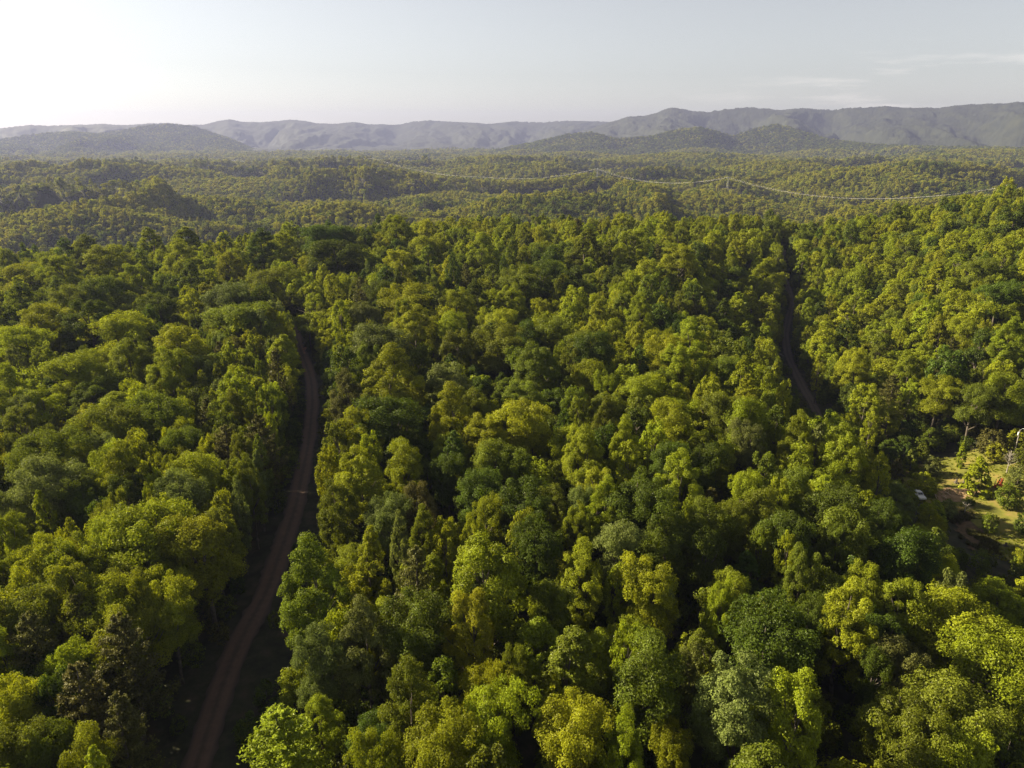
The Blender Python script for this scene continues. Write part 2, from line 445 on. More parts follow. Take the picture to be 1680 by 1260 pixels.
# ------------------------------------------------------------------ roads and clearing
def smooth_path(p, n=160):
    p = np.asarray(p, float)
    t = np.concatenate(([0], np.cumsum(np.linalg.norm(np.diff(p, axis=0), axis=1))))
    tt = np.linspace(0, t[-1], n)
    q = np.stack([np.interp(tt, t, p[:, i]) for i in range(2)], -1)
    for _ in range(14): q[1:-1] = 0.25 * q[:-2] + 0.5 * q[1:-1] + 0.25 * q[2:]
    return q
def strip(name, path, width, lift, mat, label, edge=0.35):
    d = np.gradient(path, axis=0); d /= np.linalg.norm(d, axis=1)[:, None]
    nrm = np.stack((d[:, 1], -d[:, 0]), -1)
    k = 9
    s = np.linspace(-1, 1, k)
    wv = width / 2 * (1 + edge * vnoise(np.arange(len(path)) / 7.0, 0.3) * 0.4)
    P = path[:, None, :] + nrm[:, None, :] * (s[None, :, None] * wv[:, None, None])
    P[:, 0] += nrm * 0.16 * rng.normal(size=(len(path), 1)); P[:, -1] += nrm * 0.16 * rng.normal(size=(len(path), 1))
    z = h(P[..., 0], P[..., 1]) + lift
    z = z + 0.07 * (1 - np.abs(s))[None, :] - 0.06 * np.exp(-((np.abs(s) - 0.45) / 0.14) ** 2)[None, :]
    Vv = np.dstack((P, z)).reshape(-1, 3)
    i = (np.arange(len(path) - 1)[:, None] * k + np.arange(k - 1)[None, :])
    Qq = np.stack((i, i + 1, i + k + 1, i + k), -1).reshape(-1, 4)
    me = mesh_np(name, Vv, [Qq], mat, smooth=True, attr=np.tile(np.abs(s), len(path)))
    return link(name, me, kind='structure', label=label)
def road_mat(name, c_track, c_mid, c_edge):
    m, nt, N, L, out = new_mat(name)
    at = N.new('ShaderNodeAttribute'); at.attribute_name = 'leaf_tint'
    g = N.new('ShaderNodeNewGeometry')
    n = N.new('ShaderNodeTexNoise'); n.inputs['Scale'].default_value = 0.8; n.inputs['Detail'].default_value = 8; n.inputs['Roughness'].default_value = 0.7
    L.new(g.outputs['Position'], n.inputs['Vector'])
    a = N.new('ShaderNodeMath'); a.operation = 'MULTIPLY_ADD'; a.inputs[1].default_value = 0.35; L.new(n.outputs['Fac'], a.inputs[0]); L.new(at.outputs['Fac'], a.inputs[2])
    b = N.new('ShaderNodeMath'); b.operation = 'SUBTRACT'; b.inputs[1].default_value = 0.175; L.new(a.outputs[0], b.inputs[0])
    r = N.new('ShaderNodeValToRGB'); e = r.color_ramp.elements
    e[0].position = 0.05; e[0].color = (*c_mid, 1); e[1].position = 0.98; e[1].color = (*c_edge, 1)
    for p, c in ((0.3, c_track), (0.62, c_track)): q = e.new(p); q.color = (*c, 1)
    L.new(b.outputs[0], r.inputs[0])
    hv = N.new('ShaderNodeHueSaturation'); mr = N.new('ShaderNodeMapRange'); mr.inputs[3].default_value = 0.55; mr.inputs[4].default_value = 1.45
    L.new(n.outputs['Fac'], mr.inputs[0]); L.new(mr.outputs[0], hv.inputs['Value']); L.new(r.outputs[0], hv.inputs['Color'])
    p = N.new('ShaderNodeBsdfPrincipled'); p.inputs['Roughness'].default_value = 0.9; L.new(hv.outputs[0], p.inputs['Base Color'])
    bp = N.new('ShaderNodeBump'); bp.inputs['Distance'].default_value = 0.04; L.new(n.outputs['Fac'], bp.inputs['Height']); L.new(bp.outputs[0], p.inputs['Normal'])
    L.new(p.outputs[0], out.inputs[0])
    return m
M_ROAD = road_mat('gravel_road', (0.108, 0.064, 0.042), (0.068, 0.044, 0.028), (0.042, 0.029, 0.019))
M_ROAD2 = road_mat('dirt_road', (0.075, 0.054, 0.040), (0.05, 0.038, 0.027), (0.04, 0.028, 0.02))
roadA_px = [(298, 1340), (322, 1260), (345, 1190), (364, 1128), (393, 1055), (424, 1000), (443, 960), (461, 905), (488, 825), (506, 730), (513, 660), (511, 625), (503, 600), (494, 578)]
A = [ground_hit(u, v)[:2] for u, v in roadA_px]
A = A + [np.array((-84, 272)), np.array((-92, 292))]
A = [np.array((-26, 15)), np.array((-31, 40))] + A
pathA = smooth_path(A, 220)
strip('dirt_road', pathA, 3.9, 0.22, M_ROAD, 'long shaded gravel road curving between the trees on the left')
roadB_px = [(1352, 700), (1335, 668), (1312, 625), (1293, 585), (1288, 550), (1296, 510), (1304, 475)]
B = [ground_hit(u, v)[:2] for u, v in roadB_px]
B = [np.array((104, 172)), ] + B + [B[-1] + np.array((8, 45)), B[-1] + np.array((25, 90))]
pathB = smooth_path(B, 170)
strip('forest_track', pathB, 3.4, 0.22, M_ROAD2, 'narrow dirt track in a dark cutting on the right')

clear_px = [(1470, 790), (1480, 772), (1520, 752), (1575, 742), (1620, 720), (1700, 700), (1800, 700), (1800, 960), (1690, 935), (1620, 912), (1580, 888), (1545, 850), (1500, 825), (1460, 800)]
CLEAR = np.array([ground_hit(u, v)[:2] for u, v in clear_px])
LOWZ = np.array([ground_hit(u, v)[:2] for u, v in [(1400, 745), (1500, 735), (1560, 760), (1555, 850), (1520, 905), (1440, 905), (1400, 850)]])
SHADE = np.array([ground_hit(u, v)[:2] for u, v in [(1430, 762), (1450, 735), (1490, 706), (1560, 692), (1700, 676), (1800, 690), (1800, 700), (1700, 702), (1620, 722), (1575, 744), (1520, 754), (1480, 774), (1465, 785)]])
def inside(poly, x, y):
    x = np.asarray(x); y = np.asarray(y); r = np.zeros(x.shape, bool); n = len(poly)
    for i in range(n):
        (x1, y1), (x2, y2) = poly[i], poly[(i + 1) % n]
        c = ((y1 > y) != (y2 > y)) & (x < (x2 - x1) * (y - y1) / (y2 - y1 + 1e-12) + x1)
        r ^= c
    return r
def patch(name, poly, lift, mat, label, step=1.5, kind='structure', rag=1.2):
    x0, y0 = poly.min(0) - 4; x1, y1 = poly.max(0) + 4
    gx, gy = np.arange(x0, x1, step), np.arange(y0, y1, step)
    X, Y = np.meshgrid(gx, gy, indexing='ij')
    W = fbm(X / 6, Y / 6, 3) * rag * 2
    ok = inside(poly, X + W, Y + W)
    Z = h(X, Y) + lift + 0.12 * fbm(X / 3, Y / 3, 2)
    n = len(gy)
    i = (np.arange(len(gx) - 1)[:, None] * n + np.arange(n - 1)[None, :])
    q = np.stack((i, i + n, i + n + 1, i + 1), -1).reshape(-1, 4)
    q = q[ok.ravel()[q].all(1)]
    used, inv = np.unique(q, return_inverse=True)
    Vp = np.stack((X, Y, Z), -1).reshape(-1, 3)[used]
    return link(name, mesh_np(name, Vp, [inv.reshape(-1, 4)], mat, smooth=True), kind=kind, label=label)
M_GRASS = noise_mat('meadow_grass', (0.058, 0.064, 0.012), (0.185, 0.135, 0.042), 0.22, detail=12, c3=(0.118, 0.118, 0.018), bump=0.25)
M_DIRT2 = noise_mat('red_soil', (0.16, 0.075, 0.04), (0.30, 0.15, 0.085), 0.6)
M_TREE_SHADE = noise_mat('tree_shade_patch', (0.05, 0.036, 0.018), (0.12, 0.075, 0.035), 0.9, detail=9, bump=0.3)  # dark brown ground colour standing in for a tree's cast shadow
M_DIRT = noise_mat('bare_dirt', (0.16, 0.10, 0.055), (0.30, 0.20, 0.115), 0.5, detail=8)
patch('meadow', CLEAR, 0.14, M_GRASS, 'yellowish rough grass of the clearing on the right')
def px_poly(pts): return np.array([ground_hit(u, v)[:2] for u, v in pts])
patch('bare_dirt_bank', px_poly([(486, 572), (493, 566), (504, 570), (508, 582), (498, 584)]), 0.18, M_DIRT2, 'reddish bare soil bank at the head of the gravel road', step=0.8, rag=0.5)
patch('tree_shade_patch', px_poly([(1545, 848), (1560, 838), (1590, 848), (1622, 872), (1632, 905), (1600, 905), (1575, 890)]), 0.20, M_TREE_SHADE, 'brown patch painted as tree shadow on the lower left side of the clearing', step=0.7, rag=2.2)
patch('bare_dirt', px_poly([(1530, 812), (1545, 803), (1575, 800), (1605, 797), (1612, 808), (1590, 818), (1575, 824), (1550, 830), (1538, 826)]), 0.24, M_DIRT, 'bare tan soil in the middle of the clearing', step=0.7, rag=0.6)

# ------------------------------------------------------------------ tree prototypes
def norm(a): return a / (np.linalg.norm(a, axis=-1, keepdims=True) + 1e-9)
def leaf_geo(P, Nn, S, tint, g, aspect=0.62):
    n = len(P)
    t = norm(np.cross(Nn, g.normal(size=(n, 3)))); b = np.cross(Nn, t)
    S = S[:, None]
    v = np.stack((P - t * S * .5 - Nn * S * .1, P + b * S * .5 * aspect + Nn * S * .06, P + t * S * .5 - Nn * S * .14, P - b * S * .5 * aspect + Nn * S * .06), 1).reshape(-1, 3)
    q = np.arange(n * 4).reshape(-1, 4)
    return v, q, np.repeat(tint, 4)
def sph(g, n, zmin=-1.0):
    z = g.uniform(zmin, 1, n); a = g.uniform(0, 2 * math.pi, n); r = np.sqrt(1 - z * z)
    return np.stack((r * np.cos(a), r * np.sin(a), z), -1)
def crown_clumps(shape, g):
    """clump centres (m), radii; crown about 10 m wide, top near z = 19.5."""
    cs, rs = [], []
    lean = g.normal(size=2) * 0.5
    if shape == 'b':                     # broad, lumpy
        lob = [(g.normal(size=3) * (1.7, 1.7, 0.9) + (0, 0, 13.6), g.uniform(2.6, 3.6)) for _ in range(6)]
        for k in range(6):
            a = k * 1.05 + g.uniform(-.3, .3); lob.append((np.array((2.3 * math.cos(a), 2.3 * math.sin(a), g.uniform(6.8, 9.6))), g.uniform(2.0, 2.7)))
        for c, r in lob:
            n = 11
            d = sph(g, n, -0.35)
            for k in range(n):
                cs.append(c + d[k] * r * (1.0, 1.0, 0.85) * g.uniform(.75, 1.05)); rs.append(g.uniform(0.75, 1.35))
    elif shape == 'o':                   # rounded dome
        n = 125
        d = sph(g, n, -0.85)
        for k in range(n):
            q = 1 + 0.16 * math.sin(3 * math.atan2(d[k][1], d[k][0]) + lean[0] * 6) + g.normal() * 0.06
            cs.append(np.array((0, 0, 12.0)) + d[k] * q * (4.1, 4.1, 6.6)); rs.append(g.uniform(0.6, 1.1))
    elif shape == 'c':                   # pointed egg
        n = 100
        for k in range(n):
            u = g.uniform(0, 1) ** 0.8
            rad = 4.1 * (1 - u) ** 0.62 * (0.55 + 0.45 * min(1, u * 5)) * g.uniform(.75, 1.08); a = g.uniform(0, 6.283)
            cs.append(np.array((rad * math.cos(a), rad * math.sin(a), 5.0 + 14.2 * u))); rs.append(g.uniform(.55, 1.05) * (1.05 - 0.45 * u))
    elif shape == 'k':                   # tall column
        n = 74
        for k in range(n):
            u = g.uniform(0, 1)
            rad = 3.9 * math.sin(math.pi * min(0.97, 0.12 + 0.88 * u)) ** 0.55 * g.uniform(.7, 1.06); a = g.uniform(0, 6.283)
            cs.append(np.array((rad * math.cos(a), rad * math.sin(a), 4.5 + 15 * u))); rs.append(g.uniform(.6, 1.1))
    elif shape == 's':                   # small open crown, a few separate sprays
        for k in range(26):
            d = sph(g, 1, -0.3)[0]
            cs.append(np.array((0, 0, 12.5)) + d * (4.2, 4.2, 5.5) * g.uniform(.55, 1.0)); rs.append(g.uniform(.8, 1.5))
    cs = np.array(cs); cs[:, :2] += lean * ((cs[:, 2:3] - 8) / 10)
    return cs, np.array(rs)
def make_crown(shape, seed, nleaf, size):
    g = np.random.default_rng(seed)
    if shape == 'f':                     # feathery: flat sprays of fine foliage on ascending limbs
        P, Nn, T, S = [], [], [], []
        for k in range(64):
            u = k / 64; z = 5 + 14 * u
            ln = 4.9 * (1 - u) ** 0.75 * g.uniform(.65, 1.1) + 0.5; a = k * 2.4 + g.normal() * .3
            n = int(nleaf / 64)
            s = g.uniform(0.15, 1, n); w = g.normal(size=n) * 0.28 * (0.4 + s) * ln * 0.4
            x = s * ln; zz = z + 0.30 * x * s + g.normal(size=n) * 0.16
            P.append(np.stack((x * math.cos(a) - w * math.sin(a), x * math.sin(a) + w * math.cos(a), zz), -1))
            q = g.normal(size=(n, 3)) * 0.55 + (0, 0, 1.0); Nn.append(norm(q)); T.append(np.clip(g.uniform(0, 1, n) * .7 + g.uniform(0, .3), 0, 1)); S.append(np.full(n, size) * g.uniform(.6, 1.2, n))
        return leaf_geo(np.concatenate(P), np.concatenate(Nn), np.concatenate(S), np.concatenate(T), g, aspect=0.35), None
    cs, rs = crown_clumps(shape, g)
    w = rs ** 2; cnt = np.maximum(8, (nleaf * w / w.sum()).astype(int))
    P, Nn, T = [], [], []
    mid = np.array((0, 0, cs[:, 2].mean() - 1.5))
    for c, r, n in zip(cs, rs, cnt):
        d = sph(g, n, -0.75)
        o = norm((c - mid)[None])[0]
        sh = np.where(g.random(n) < 0.8, g.uniform(.8, 1.12, n), g.uniform(.2, .8, n))
        bump = 1 + 0.22 * np.sin(d @ g.normal(size=3) * 4 + g.uniform(0, 6))
        P.append(c + d * r * (sh * bump)[:, None] * (1.0, 1.0, 0.82))
        Nn.append(norm(d * 0.9 + o * 0.35 + np.array((0, 0, .45)) + g.normal(size=(n, 3)) * 0.42))
        T.append(np.clip(g.uniform(.0, .6, n) + g.uniform(0, .4), 0, 1))
    P = np.concatenate(P); S = size * g.uniform(.65, 1.25, len(P))
    return leaf_geo(P, np.concatenate(Nn), S, np.concatenate(T), g), (cs, rs)
def trunk_mb(seed, clumps, shape, nl=9):
    g = np.random.default_rng(seed + 500)
    mb = MB()
    top = 15.5 if shape != 'f' else 18.5
    z = np.linspace(-0.6, top, 7)
    bend = np.cumsum(g.normal(size=(7, 2)) * 0.16, axis=0); bend[0] = bend[1] = 0
    pts = np.concatenate((bend, z[:, None]), 1)
    mb.tube(pts, np.array((.46, .34, .29, .25, .2, .14, .06)), 7)
    if clumps is not None:
        cs = clumps[0]
        for k in g.choice(len(cs), min(nl, len(cs)), replace=False):
            e = cs[k]; z0 = max(4.5, min(13.0, e[2] - 2.2 - 0.55 * math.hypot(e[0], e[1])))
            s0 = np.array([np.interp(z0, z, pts[:, 0]), np.interp(z0, z, pts[:, 1]), z0])
            m = (s0 + e) / 2 + np.array((0, 0, -0.5)) + g.normal(size=3) * 0.25
            mb.tube([s0, m, e], (.15, .10, .03), 5)
    return mb
PROTO = {}
SHAPES = dict(b=4, o=4, c=3, k=2, f=2, s=2)
for shp, nvar in SHAPES.items():
    PROTO[shp] = []
    for i in range(nvar):
        sd = 100 + 17 * i + ord(shp)
        (v, q, tint), cl = make_crown(shp, sd, dict(b=36000, o=35000, c=25000, k=21000, f=13000, s=12500)[shp], 0.285 if shp != 'f' else 0.45)
        cm = mesh_np('crown', v, [q], M_LEAF['G'], attr=tint)
        tm = trunk_mb(sd, cl, shp).mesh('trunk', M_BARK, smooth=True)
        r_eff = float(np.percentile(np.hypot(v[:, 0], v[:, 1]), 97))
        PROTO[shp].append((cm, tm, r_eff, float(np.percentile(v[:, 2], 99.7)), (v, q, tint)))

# ------------------------------------------------------------------ where trees must not stand
nogo = []                                 # (x, y, height above ground) points on sight lines to open ground
def protect(P3):
    for p in P3:
        d = np.array((0, 0, CAM_Z)) - p
        for s in np.linspace(0, 0.42, 15):
            q = p + d * s
            hg = q[2] - float(h(q[0], q[1]))
            if hg < 22: nogo.append((q[0], q[1], max(hg, 0)))
def on_ground(p, dz=0.0): return np.array((p[0], p[1], float(h(p[0], p[1])) + dz))
dA = np.gradient(pathA, axis=0); dA /= np.linalg.norm(dA, axis=1)[:, None]
for k in range(0, len(pathA), 3):
    x, y = pathA[k]
    if 60 < y < 262:
        nx = np.array((dA[k][1], -dA[k][0]))
        protect([on_ground(pathA[k] + nx * w) for w in (-1.6, 0.8, 1.7)])
for k in range(0, len(pathB), 3):
    x, y = pathB[k]
    if pathB[0][1] + 58 < y < 325: protect([on_ground(pathB[k] + np.array((w, 0)), 0 if y > 238 else 4) for w in (-4, -1, 1.5)])
for u in range(1500, 1681, 14):
    for v in range(705, 920, 14):
        p = ground_hit(u, v)
        if inside(CLEAR, p[0], p[1]) and not (u < 1545 and v > 815) and not (v < 740): protect([p])
sd = np.array(sun_dir)                    # sunlit grass: keep the sun's rays clear too
for u in range(1565, 1681, 12):
    for v in range(775, 905, 12):
        p = ground_hit(u, v)
        if u - 1565 < (v - 835) * 1.3 or not inside(CLEAR, p[0], p[1]): continue
        for s in np.arange(4, 34, 3.0):
            q = p + sd * s; hg = q[2] - float(h(q[0], q[1]))
            if hg < 22: nogo.append((q[0], q[1], max(hg, 0)))
nogo = np.array(nogo)
print('nogo', len(nogo))
def blocked(x, y, Rr, H, soft=1.0):
    d = np.hypot(nogo[:, 0] - x, nogo[:, 1] - y)
    t = np.clip(nogo[:, 2] / H, 0, 1)
    prof = np.where(t < 0.3, 0.55, np.sqrt(np.clip(1 - ((t - 0.62) / 0.40) ** 2, 0, 1)))
    return bool((d < prof * Rr * soft).any())
def path_d(path, x, y): return float(np.min(np.hypot(path[:, 0] - x, path[:, 1] - y)))

# ------------------------------------------------------------------ trees read off the photograph: pixel of the crown, width, height, tone, shape
HERO = """227 463 42 60 Y o|265 503 62 70 D b|313 498 40 50 Y o|369 482 70 52 S b|395 522 88 55 G b|454 537 50 60 Y c|463 587 58 70 Y c|385 592 40 52 Y c
411 570 36 42 Y o|300 577 76 62 Y o|275 612 62 62 Y o|215 592 56 76 G o|195 542 78 60 Y b|147 530 66 66 D o|78 527 62 56 Y b|40 562 60 55 Y b
122 605 70 56 Y b|75 602 36 56 G o|330 612 50 50 S b|430 407 46 55 D o|465 402 36 50 Y o|378 437 42 50 Y o|430 457 70 55 G b|475 454 36 50 Y o
300 427 52 64 Y o|303 397 48 55 Y c|250 397 42 46 Y c|143 417 42 60 G o|112 419 36 42 D o|185 427 58 55 Y o|65 442 60 70 Y b|28 450 55 60 Y b|100 450 50 60 Y o|355 380 50 50 Y o
113 490 46 42 G b|160 478 52 46 G b|192 470 46 46 G b
530 384 60 46 D b|566 380 55 42 D b|552 417 86 50 D b|654 376 46 40 Y o|655 441 52 42 Y o|549 477 30 56 Y k|562 525 30 68 Y k|560 577 24 62 Y k
622 472 60 55 D b|594 479 36 42 B f|665 492 80 60 Y b|748 502 50 46 Y o|698 512 42 34 D o|783 494 46 40 D o|840 494 46 34 Y o|680 539 66 48 Y o
745 537 60 42 Y b|622 562 80 70 S b|598 517 56 60 S b|603 598 46 50 G o|641 628 94 60 Y o|685 585 42 42 G b|755 574 56 50 G o|815 562 76 60 G b
862 552 52 60 D b|903 544 60 42 G b|877 602 66 62 G o|950 562 46 50 G b|934 522 32 42 Y o|852 457 60 50 G b|823 522 56 38 Y b|703 397 56 34 Y b
790 416 50 34 Y o|886 442 60 42 D b|960 402 54 38 G c|1036 404 50 38 Y o|1142 420 34 42 D o|1110 430 56 46 Y o|1253 457 46 56 Y o|1140 447 32 32 Y o
1065 475 36 32 G o|940 497 42 38 Y o|985 522 46 46 Y c|1050 517 46 38 Y o|1085 507 24 32 Y c|1120 535 50 34 D b|1183 512 32 42 D c|970 572 66 52 D b
1010 550 36 42 Y o|1045 557 36 38 Y o|1090 577 60 42 Y b|1132 562 52 52 Y o|1112 597 46 38 Y o|1195 562 24 36 G c|1250 554 26 36 Y o|1230 502 32 50 Y c
1212 582 27 38 G o|1245 594 32 50 Y o|1192 605 46 38 G b|1283 624 32 42 G o|935 597 36 42 G o|968 614 50 46 Y b|1000 628 46 46 Y b
571 652 52 70 B o|639 687 96 70 D b|593 712 66 62 Y o|553 732 40 60 G o|738 634 70 52 S o|776 657 76 60 G b|744 685 76 70 Y o|868 677 100 90 Y b
657 759 62 62 Y b|590 787 76 80 Y o|540 777 40 80 Y o|552 837 56 80 G o|736 771 52 62 D b|815 758 65 60 G b|857 760 65 58 G b|790 802 66 60 D b
860 825 76 66 D b|636 847 62 60 S b|685 835 56 62 B o|605 912 54 80 Y c|693 887 46 52 G o|655 897 32 42 S o|730 897 42 46 Y o|776 892 46 52 Y o
884 895 90 66 D b|949 749 56 66 Y o|946 824 46 52 S b|947 872 46 60 Y o|992 698 46 52 G o|962 755 66 62 Y o|1027 733 52 60 Y o|1075 727 42 42 Y o
927 727 46 42 Y b|949 687 36 50 G o|1102 755 56 52 D b|1151 757 66 70 D b|1040 812 110 105 D b|1116 797 70 62 Y o|1218 803 56 48 Y b|1186 668 56 48 G b
1224 649 50 46 Y f|1234 714 56 52 S b|1310 725 46 70 Y o|1299 660 36 38 Y o|1329 682 46 42 G b|1253 782 42 46 G o|1297 792 52 52 G b|1243 835 60 44 G b
1275 825 36 38 Y o|1305 865 80 70 D b|994 838 56 62 Y o|1024 882 76 66 S b|1089 876 66 56 G b|1159 857 60 52 G b|1197 854 60 48 G b|1162 895 66 52 D b
1075 957 92 95 Y b|1287 919 32 52 Y k|1312 955 56 48 G o|1371 974 66 56 G b|1265 1052 140 86 D b|1133 1094 34 34 S s|938 1087 90 100 G c|1053 1105 110 100 G b
1207 1152 106 110 S o|1298 1185 96 110 Y o|940 1202 96 90 Y b|1020 1240 62 62 Y o|1180 1007 42 46 Y o|801 957 116 100 Y o|773 1040 80 100 O o|677 1030 106 100 D b
601 1059 82 86 S o|674 1163 80 72 G o|779 1125 76 72 Y b|798 1167 110 82 Y b|725 1220 100 90 Y b|630 1240 80 62 Y b|849 1112 46 52 G o|906 989 66 62 G b
508 962 110 100 G o|446 1057 90 82 Y o|417 1130 90 82 G b|523 1077 70 62 S b|255 872 110 100 Y b|205 886 76 80 Y b|340 886 110 100 Y b|125 907 60 66 Y b
15 897 50 56 Y o|65 942 70 60 Y o|55 994 86 58 G b|165 1002 80 80 Y b|235 1002 42 62 Y o|58 1067 76 62 B f|117 1092 66 82 Y s|205 1072 90 62 B f
12 1092 50 60 Y o|45 1157 80 62 Y b|95 1212 70 72 G b|140 1152 90 72 B f|20 1232 80 62 G b|205 1197 70 62 B f|135 1027 60 52 B f|71 667 52 80 Y s
15 647 50 52 Y o|43 682 46 50 S o|57 732 90 58 G b|140 732 66 62 S b|190 682 90 70 G b|268 677 90 72 G b|223 742 46 56 Y c|205 787 66 48 Y o
315 722 60 52 G b|343 687 40 46 B f|446 687 28 42 Y c|427 722 60 62 B f|372 739 56 48 B f|383 687 42 46 G o|357 772 46 42 S b|397 762 42 42 G o
80 792 80 62 S b|137 799 60 52 D b|275 785 42 38 Y o|303 810 80 58 S b|254 813 36 42 Y o|411 799 46 42 G o|400 837 32 32 S o|23 825 50 56 S b
78 847 36 46 Y c|143 822 52 52 D b|172 852 52 62 G b|1373 902 42 60 G o|1500 916 90 46 D b|1592 932 56 62 Y o|1643 960 80 80 Y o|1655 997 52 56 Y o
1420 969 52 48 Y o|1385 1022 76 70 Y o|1475 1002 66 76 Y o|1567 1017 100 86 Y b|1480 1087 66 62 B b|1437 1094 46 52 D b|1614 1090 120 110 Y b|1468 1167 106 78 G b
1570 1172 110 82 G b|1555 1227 96 80 Y b|1670 1212 42 62 Y o|1330 1012 60 56 D b|1484 1242 70 60 G b|1381 742 62 62 Y o|1367 830 70 48 D b|1470 820 52 62 S o
1439 778 32 42 Y k|1491 870 86 58 Y b|1387 878 70 52 G b|1640 480 46 40 D b|1610 440 40 36 G b|1665 352 40 40 D b|1560 582 40 44 B f|1462 642 40 44 B f
1490 612 44 42 Y o|1540 640 46 42 Y b|1600 650 50 44 G b|1650 640 48 44 Y b|1400 600 42 44 Y o|1350 560 36 42 Y o|1390 520 36 40 Y c|1450 560 38 40 G b|1520 520 38 38 Y o
1330 600 26 44 Y k|1420 660 40 44 Y o|1590 540 40 40 Y b|1655 560 44 42 Y o|1440 690 44 50 G k|1400 690 40 48 Y k"""
trees = []            # x, y, ground z, radius, height scale, tone, shape, hero
for tok in HERO.replace('\n', '|').split('|'):
    if not tok.strip(): continue
    u, v, w, hh, tone, shp = tok.split()
    u, v, w, hh = float(u), float(v), float(w), float(hh)
    low = 1400 < u < 1560 and 735 < v < 905 and shp != 'k'
    hs = 1.1
    for _ in range(3):
        p = ground_hit(u, v, 8.0 if low else 13.9 * hs)
        dist = math.sqrt(p[0] ** 2 + p[1] ** 2 + (CAM_Z - p[2] - 15) ** 2)
        rad = w * dist / FPX / 2 * 1.12
        hs = min(1.42, max(0.92, 0.70 + 0.080 * max(rad, hh * dist / FPX / 2.4)))
    if low: hs = min(hs, 0.58)
    if u > 1540 and 900 < v < 1010: hs = min(hs, 0.85)
    if blocked(p[0], p[1], rad, 19.5 * hs, 0.72) or path_d(pathA, p[0], p[1]) < 4.0:
        for _ in range(6):                # nudge off the sight line
            rad *= 0.9
            dx = -np.sign(u - 500) * -0.8 if u < 840 else (-0.8 if u < 1330 else 0.8)
            p[0] += dx
            if not blocked(p[0], p[1], rad, 19.5 * hs, 0.8): break
        else: continue
    trees.append([p[0], p[1], float(h(p[0], p[1])), rad, hs, tone, shp, 1, random.random()])
n_hero = len(trees)
cell = {}
def put(i):
    t = trees[i]; cell.setdefault((int(t[0] // 12), int(t[1] // 12)), []).append(i)
def near_ok(x, y, rad, k):
    cx, cy_ = int(x // 12), int(y // 12)
    for a in (-1, 0, 1):
        for b in (-1, 0, 1):
            for i in cell.get((cx + a, cy_ + b), ()):
                t = trees[i]
                if math.hypot(t[0] - x, t[1] - y) < k * (t[3] + rad): return False
    return True
for i in range(n_hero): put(i)
tone_p = ['Y'] * 46 + ['G'] * 32 + ['D'] * 15 + ['S'] * 5 + ['B'] * 2
shape_p = ['b'] * 44 + ['o'] * 42 + ['c'] * 8 + ['k'] * 4 + ['f'] * 2
edge_y = lambda x: float(np.interp(x, [-400, -150, 0, 120, 300, 600], [440, 455, 500, 520, 560, 620]))
g2 = np.random.default_rng(5)
def fill(n, rmin, rmax, k, hlo, hk):
    for _ in range(n):
        y = 20 + 600 * math.sqrt(g2.random()); x = g2.uniform(-0.86 * y - 70, 0.86 * y + 35)
        if y > edge_y(x): continue
        rad = rmin + (rmax - rmin) * g2.random() ** 1.2; hs = hlo + hk * rad + g2.normal() * 0.10
        if g2.random() < 0.24: hs += 0.24
        belt = 0; da = 99
        if y < 300 and abs(x + 55) < 60:
            da = path_d(pathA, x, y); belt = da < 28 and x < np.interp(y, pathA[:, 1], pathA[:, 0])
        if belt: rad *= 0.85
        if not near_ok(x, y, rad, 0.46 if belt else k): continue
        if belt: hs = max(hs, 0.9)
        elif da < 30 and y < 125: hs *= 0.9
        if da < 2.8 + rad * .8 or (x > 60 and path_d(pathB, x, y) < 2.6 + rad * .6): continue
        cl_ = x > 60 and 90 < y < 320
        if cl_ and inside(CLEAR, x, y): continue
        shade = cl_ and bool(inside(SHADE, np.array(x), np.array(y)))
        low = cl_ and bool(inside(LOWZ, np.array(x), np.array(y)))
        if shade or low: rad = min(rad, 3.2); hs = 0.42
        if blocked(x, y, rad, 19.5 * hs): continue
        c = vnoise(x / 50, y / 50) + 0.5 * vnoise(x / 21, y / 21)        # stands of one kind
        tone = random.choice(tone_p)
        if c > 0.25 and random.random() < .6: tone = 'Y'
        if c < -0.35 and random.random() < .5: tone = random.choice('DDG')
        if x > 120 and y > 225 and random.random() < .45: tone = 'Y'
        if shade: tone = random.choice('DDG')  # darker leaf tones stand in for the shade behind the clearing
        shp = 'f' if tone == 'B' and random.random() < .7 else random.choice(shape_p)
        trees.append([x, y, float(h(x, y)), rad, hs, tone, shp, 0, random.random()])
        put(len(trees) - 1)
fill(30000, 3.0, 6.0, 0.73, 0.50, 0.066)
fill(18000, 2.0, 3.0, 0.62, 0.34, 0.10)
print('trees', len(trees), 'heroes', n_hero)
# apparent size
def seen(t):
    u, v, f = project(t[0], t[1], t[2] + 14.5 * t[4])
    rp = FPX * t[3] / f
    inside_f = max(0.0, min(u + rp, 1680) - max(u - rp, 0)) * max(0.0, min(v + rp, 1260) - max(v - rp, 0)) if f > 1 else 0
    return u, v, rp, inside_f
info = [seen(t) for t in trees]
order = sorted(range(len(trees)), key=lambda i: -(info[i][3] * (1.6 if trees[i][7] else 1.0)))
singles = sorted(order[:298])

